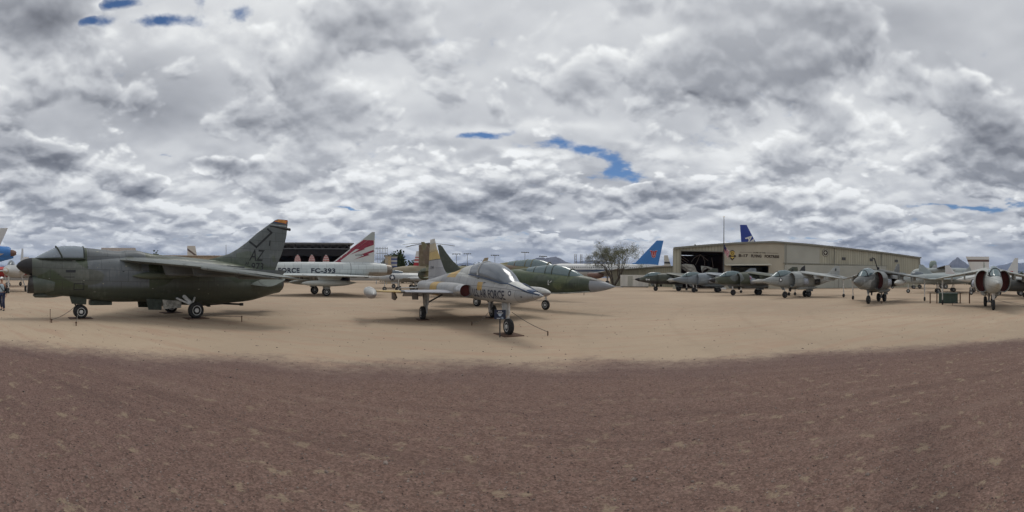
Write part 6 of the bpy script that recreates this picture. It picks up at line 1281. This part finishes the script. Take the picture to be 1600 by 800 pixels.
def green_box():
    p, q = Vector((27.89, 15.05, 0)), Vector((28.66, 13.72, 0)); c = (p + q) / 2; root = thing('equipment_box', c, math.atan2(q.y-p.y, q.x-p.x), 'dark green equipment box between thin posts left of the nose-on jump jet', 'equipment box')
    m = paint('box_green', (.035,.07,.055), .5, panels=False)
    mb = MB(); mb.box((0,.5,.40), (1.5,1.0,.72)); mb.build('body', m, root, smooth=0, bevel=.02)
    mb = MB(); mb.box((0,.5,.79), (1.56,1.06,.06)); mb.build('lid', m, root, smooth=0, bevel=.01)
    mb = MB(); mb.box((0,.5,.02), (1.6,1.1,.04)); mb.build('base', dark_steel, root, smooth=0)
green_box()
def post(loc, h_, r_, label, i):
    root = thing('bollard', loc, 0, label, 'bollard', 'posts around the green box')
    mb = MB(); mb.tube((0,0,0),(0,0,h_),r_,r_,10); mb.build('post', rust, root); mb = MB(); mb.lathe((0,0,h_), (0,0,1), [(0,r_*1.25),(.03,r_*1.25),(.05,r_*.5)], 10); mb.build('cap', dark_steel, root)
post((27.45,15.6,0), .82, .05, 'leftmost rusty post of the four by the green box', 0)
post((27.75,15.15,0), .80, .045, 'rusty post touching the left end of the green box', 1)
post((28.70,13.55,0), .84, .045, 'rusty post at the right end of the green box', 2)
post((28.95,12.85,0), .80, .05, 'rightmost rusty post, standing clear of the green box', 3)

def info_sign():
    root = thing('information_sign', (-.37, 12.5, 0), R(4), 'small dark blue information sign on a thin post before the trainer nose wheel', 'sign')
    mb = MB(); mb.tube((0,0,0),(0,0,.62),.022,.022,10); mb.build('post', dark_steel, root)
    mb = MB(); mb.box((0,-.03,.72), (.36,.025,.30), 0); mb.build('panel', plain('sign_navy', (.012,.02,.045), .4, var=.1), root, smooth=0, bevel=.004)
    for q in (fit2(text_polys('F-5', .03), -.05,.80,.05,.835), line2([(-.1,.775),(.1,.775)], .008), line2([(-.08,.755),(.08,.755)], .008), line2([(-.1,.61),(.02,.61)], .008), line2([(-.1,.595),(.0,.595)], .008)): flat('sign_text', [q], white, root, (0,-.046,0), (1,0,0), (0,0,1))
    flat('sign_picture', [poly2((-.07,.74),(.07,.74),(.02,.67),(-.03,.67)), poly2((.02,.65),(.11,.58),(.05,.58),(.1,.60),(.05,.645)), poly2((.03,.60),(.12,.60),(.075,.655))], plain('sign_pale', (.35,.42,.50), .5), root, (0,-.047,0), (1,0,0), (0,0,1))
info_sign()
def tie_down(label, anchor, up, sag=.12, rod=None, group='tie-down ropes', thick=.012, rise=.12):
    """rope or chain from a ground anchor up to a leg"""
    root = thing('tie_down', anchor, 0, label, 'tie-down', group); a = Vector(anchor); b = Vector(up) - a
    mb = MB(); mb.tube((0,0,-.02),(0,0,rise),.02,.02,8); mb.lathe((0,0,rise), (1,0,0), [(-.012,.035),(.012,.035)], 12); mb.build('ground_anchor', rust, root)
    pts = [b * (k/12) + Vector((0,0,rise - sag*math.sin(math.pi*k/12) - rise*(k/12))) for k in range(13)]
    mb = MB(); mb.path(pts, thick, 6); mb.build('rope', plain('rope_grey', (.16,.14,.12), .8) if 'rope_grey' not in MATS else MATS['rope_grey'], root)
tie_down('rope from the trainer nose leg to the ground anchor on its right', (1.18, 12.9, 0), (.0, 13.05, .75), .05)
tie_down('rope from the far main wheel of the trainer to an anchor behind the sign', (-1.55, 15.4, 0), (-.95, 16.2, .45), .12)
def Aw(x, y, z, o=(-13.80, 12.62), r=-108.0): c, s_ = math.cos(R(r)), math.sin(R(r)); return Vector((o[0] + x*c - y*s_, o[1] + x*s_ + y*c, z))
tie_down('rope from the camouflaged jet nose leg to the tall rod before it', (-14.35, 6.25, 0), Aw(4.95,0,.62), .10)
tie_down('rope beside the nose wheel of the camouflaged jet', (-13.1, 6.7, 0), Aw(4.9,.1,.5), .03)
tie_down('rope from the near main wheel of the camouflaged jet to an anchor at its right', (-10.2, 12.6, 0), Aw(0,1.3,.15), .02, rise=.22)
root = thing('marker_rod', (-14.42, 6.22, 0), 0, 'thin rusty rod standing in front of the camouflaged jet nose wheel', 'rod'); mb = MB(); mb.tube((0,0,0),(0,0,.50),.013,.013,8); mb.build('rod', rust, root); mb = MB(); mb.lathe((0,0,.5),(0,0,1),[(0,.02),(.02,.02),(.03,.01)],8); mb.build('cap', rust, root)
for i, (p, q, l) in enumerate((((23.6,6.3,0),(23.2,8.2,.6),'rope anchored left of the nose-on jump jet nose wheel'), ((25.0,6.0,0),(23.4,8.4,.6),'rope anchored right of the nose-on jump jet nose wheel'), ((24.6,18.3,0),(24.1,19.3,.5),'rope by the nose wheel of the mottled jump jet'), ((26.8,30.2,0),(25.2,30.5,.6),'rope behind the nose wheel of the light grey jump jet'), ((26.2,13.0,0),(26.0,12.2,.5),'rope by the near outrigger wheel of the nose-on jump jet'))):
    tie_down(l, p, q, .02, thick=.01, rise=.15)

# ---------------------------------------------------------------- the visitor at the left edge
def person():
    root = thing('person', (-20.0, 5.87, 0), R(-35), 'person in a dark jacket, pale shirt, white cap and jeans walking at left', 'person')
    def skin(name, verts, edges, rads, mat, rootv=0, sub=2, parent=root):
        me = bpy.data.meshes.new(name); me.from_pydata(verts, edges, []); o = bpy.data.objects.new(name, me); COL.objects.link(o); o.parent = parent
        sk = o.modifiers.new('skin', 'SKIN'); sk.use_smooth_shade = True
        for v, r_ in zip(me.skin_vertices[0].data, rads): v.radius = r_ if hasattr(r_, '__len__') else (r_, r_); v.use_root = False
        me.skin_vertices[0].data[rootv].use_root = True
        ss_ = o.modifiers.new('sub', 'SUBSURF'); ss_.levels = sub; ss_.render_levels = sub; me.materials.append(mat); return o
    sk_m = plain('skin_tone', (.42,.25,.18), .6, var=.1); jk = plain('dark_jacket', (.018,.02,.026), .85, var=.3); sh = plain('pale_shirt', (.40,.50,.55), .8, var=.1); jn = plain('blue_jeans', (.03,.04,.085), .9, var=.3)
    # facing +x, left is +y
    V = [(0,0,.95),(0,0,1.12),(0,0,1.33),(.02,0,1.44),(.03,0,1.52),(.04,0,1.60),(.04,0,1.68),
         (0,.10,.90),(.10,.11,.50),(-.02,.11,.09),(.12,.12,.045),
         (0,-.10,.90),(-.06,-.11,.50),(-.30,-.11,.13),(-.18,-.12,.05),
         (0,.18,1.37),(-.06,.25,1.10),(.06,.27,.87),(.10,.27,.80),
         (0,-.18,1.37),(.04,-.25,1.10),(.16,-.25,.90),(.21,-.25,.83)]
    Eg = [(0,1),(1,2),(2,3),(3,4),(4,5),(5,6),(0,7),(7,8),(8,9),(9,10),(0,11),(11,12),(12,13),(13,14),(2,15),(15,16),(16,17),(17,18),(2,19),(19,20),(20,21),(21,22)]
    Rr = [(.14,.11),(.13,.10),(.15,.11),(.06,.06),(.055,.055),(.085,.075),(.075,.07),.085,.06,.045,.04,.085,.06,.045,.04,.06,.042,.032,.028,.06,.042,.032,.028]
    body = skin('body', V, Eg, Rr, sk_m)
    skin('shirt', [(0.02,0,.93),(0.025,0,1.12),(.02,0,1.34),(.025,0,1.43)], [(0,1),(1,2),(2,3)], [(.155,.125),(.15,.12),(.165,.125),(.075,.075)], sh, parent=body)
    skin('jacket', [(-.035,0,.88),(-.03,0,1.12),(-.03,0,1.35),(-.03,.185,1.38),(-.07,.255,1.10),(.05,.275,.90),(-.03,-.185,1.38),(.03,-.255,1.10),(.15,-.255,.93)], [(0,1),(1,2),(2,3),(3,4),(4,5),(2,6),(6,7),(7,8)], [(.185,.125),(.175,.12),(.17,.12),.078,.062,.052,.078,.062,.052], jk, parent=body)
    skin('trousers', [(0,0,.94),(0,.10,.88),(.10,.11,.50),(-.02,.11,.10),(0,-.10,.88),(-.06,-.11,.50),(-.29,-.11,.15)], [(0,1),(1,2),(2,3),(0,4),(4,5),(5,6)], [(.16,.125),.10,.078,.065,.10,.078,.065], jn, parent=body)
    for nm, v in (('shoe', [(-.05,.11,.05),(.06,.115,.045),(.16,.12,.035)]), ('shoe', [(-.31,-.11,.10),(-.22,-.115,.055),(-.13,-.12,.035)])): skin(nm, v, [(0,1),(1,2)], [.05,.05,.035], black, parent=body)
    mb = MB(); mb.loft([(-.05,1.70,.02,.02,.02,2),(-.04,1.70,.07,.06,.02,2),(.04,1.70,.09,.085,.02,2),(.11,1.70,.07,.05,.02,2),(.20,1.69,.045,.01,.01,2),(.22,1.69,.01,.005,.005,2)], 16, 3); mb.build('cap', white, body, 60)
    mb = MB(); mb.lathe((.125,0,1.615),(1,0,-.2),[(-.01,.018),(.02,.014),(.028,.004)],10); nose = mb.build('nose', sk_m, body, 60)
    for s_ in (1,-1): mb = MB(); mb.lathe((.115,.032*s_,1.645),(1,0,0),[(-.008,.012),(.004,.009)],10); mb.build('eye', window_glass, body, 60)
    mb = MB(); mb.box((.115,0,1.575),(.012,.05,.01)); mb.build('mouth', red, body, smooth=0)
    mb = MB(); mb.path([(.13,-.13,1.40),(.175,-.04,1.28),(.17,.06,1.14),(.12,.15,1.02)], .02, 6); mb.build('bag_strap', black, body)
    for s_, w_ in ((1, (.12,.27,.77)), (-1, (.23,-.25,.80))):
        c = Vector(w_)
        for k in range(4): skin('finger', [c+Vector((-.02+.018*k,0,.02)), c+Vector((-.015+.02*k,0,-.03)), c+Vector((-.005+.02*k,-.01*s_,-.075+.008*abs(k-1.5)))], [(0,1),(1,2)], [.0095,.009,.0075], sk_m, sub=1, parent=body)
        skin('thumb', [c+Vector((.035,0,.03)), c+Vector((.055,-.01*s_,0)), c+Vector((.06,-.02*s_,-.03))], [(0,1),(1,2)], [.011,.01,.008], sk_m, sub=1, parent=body)
person()
haze()
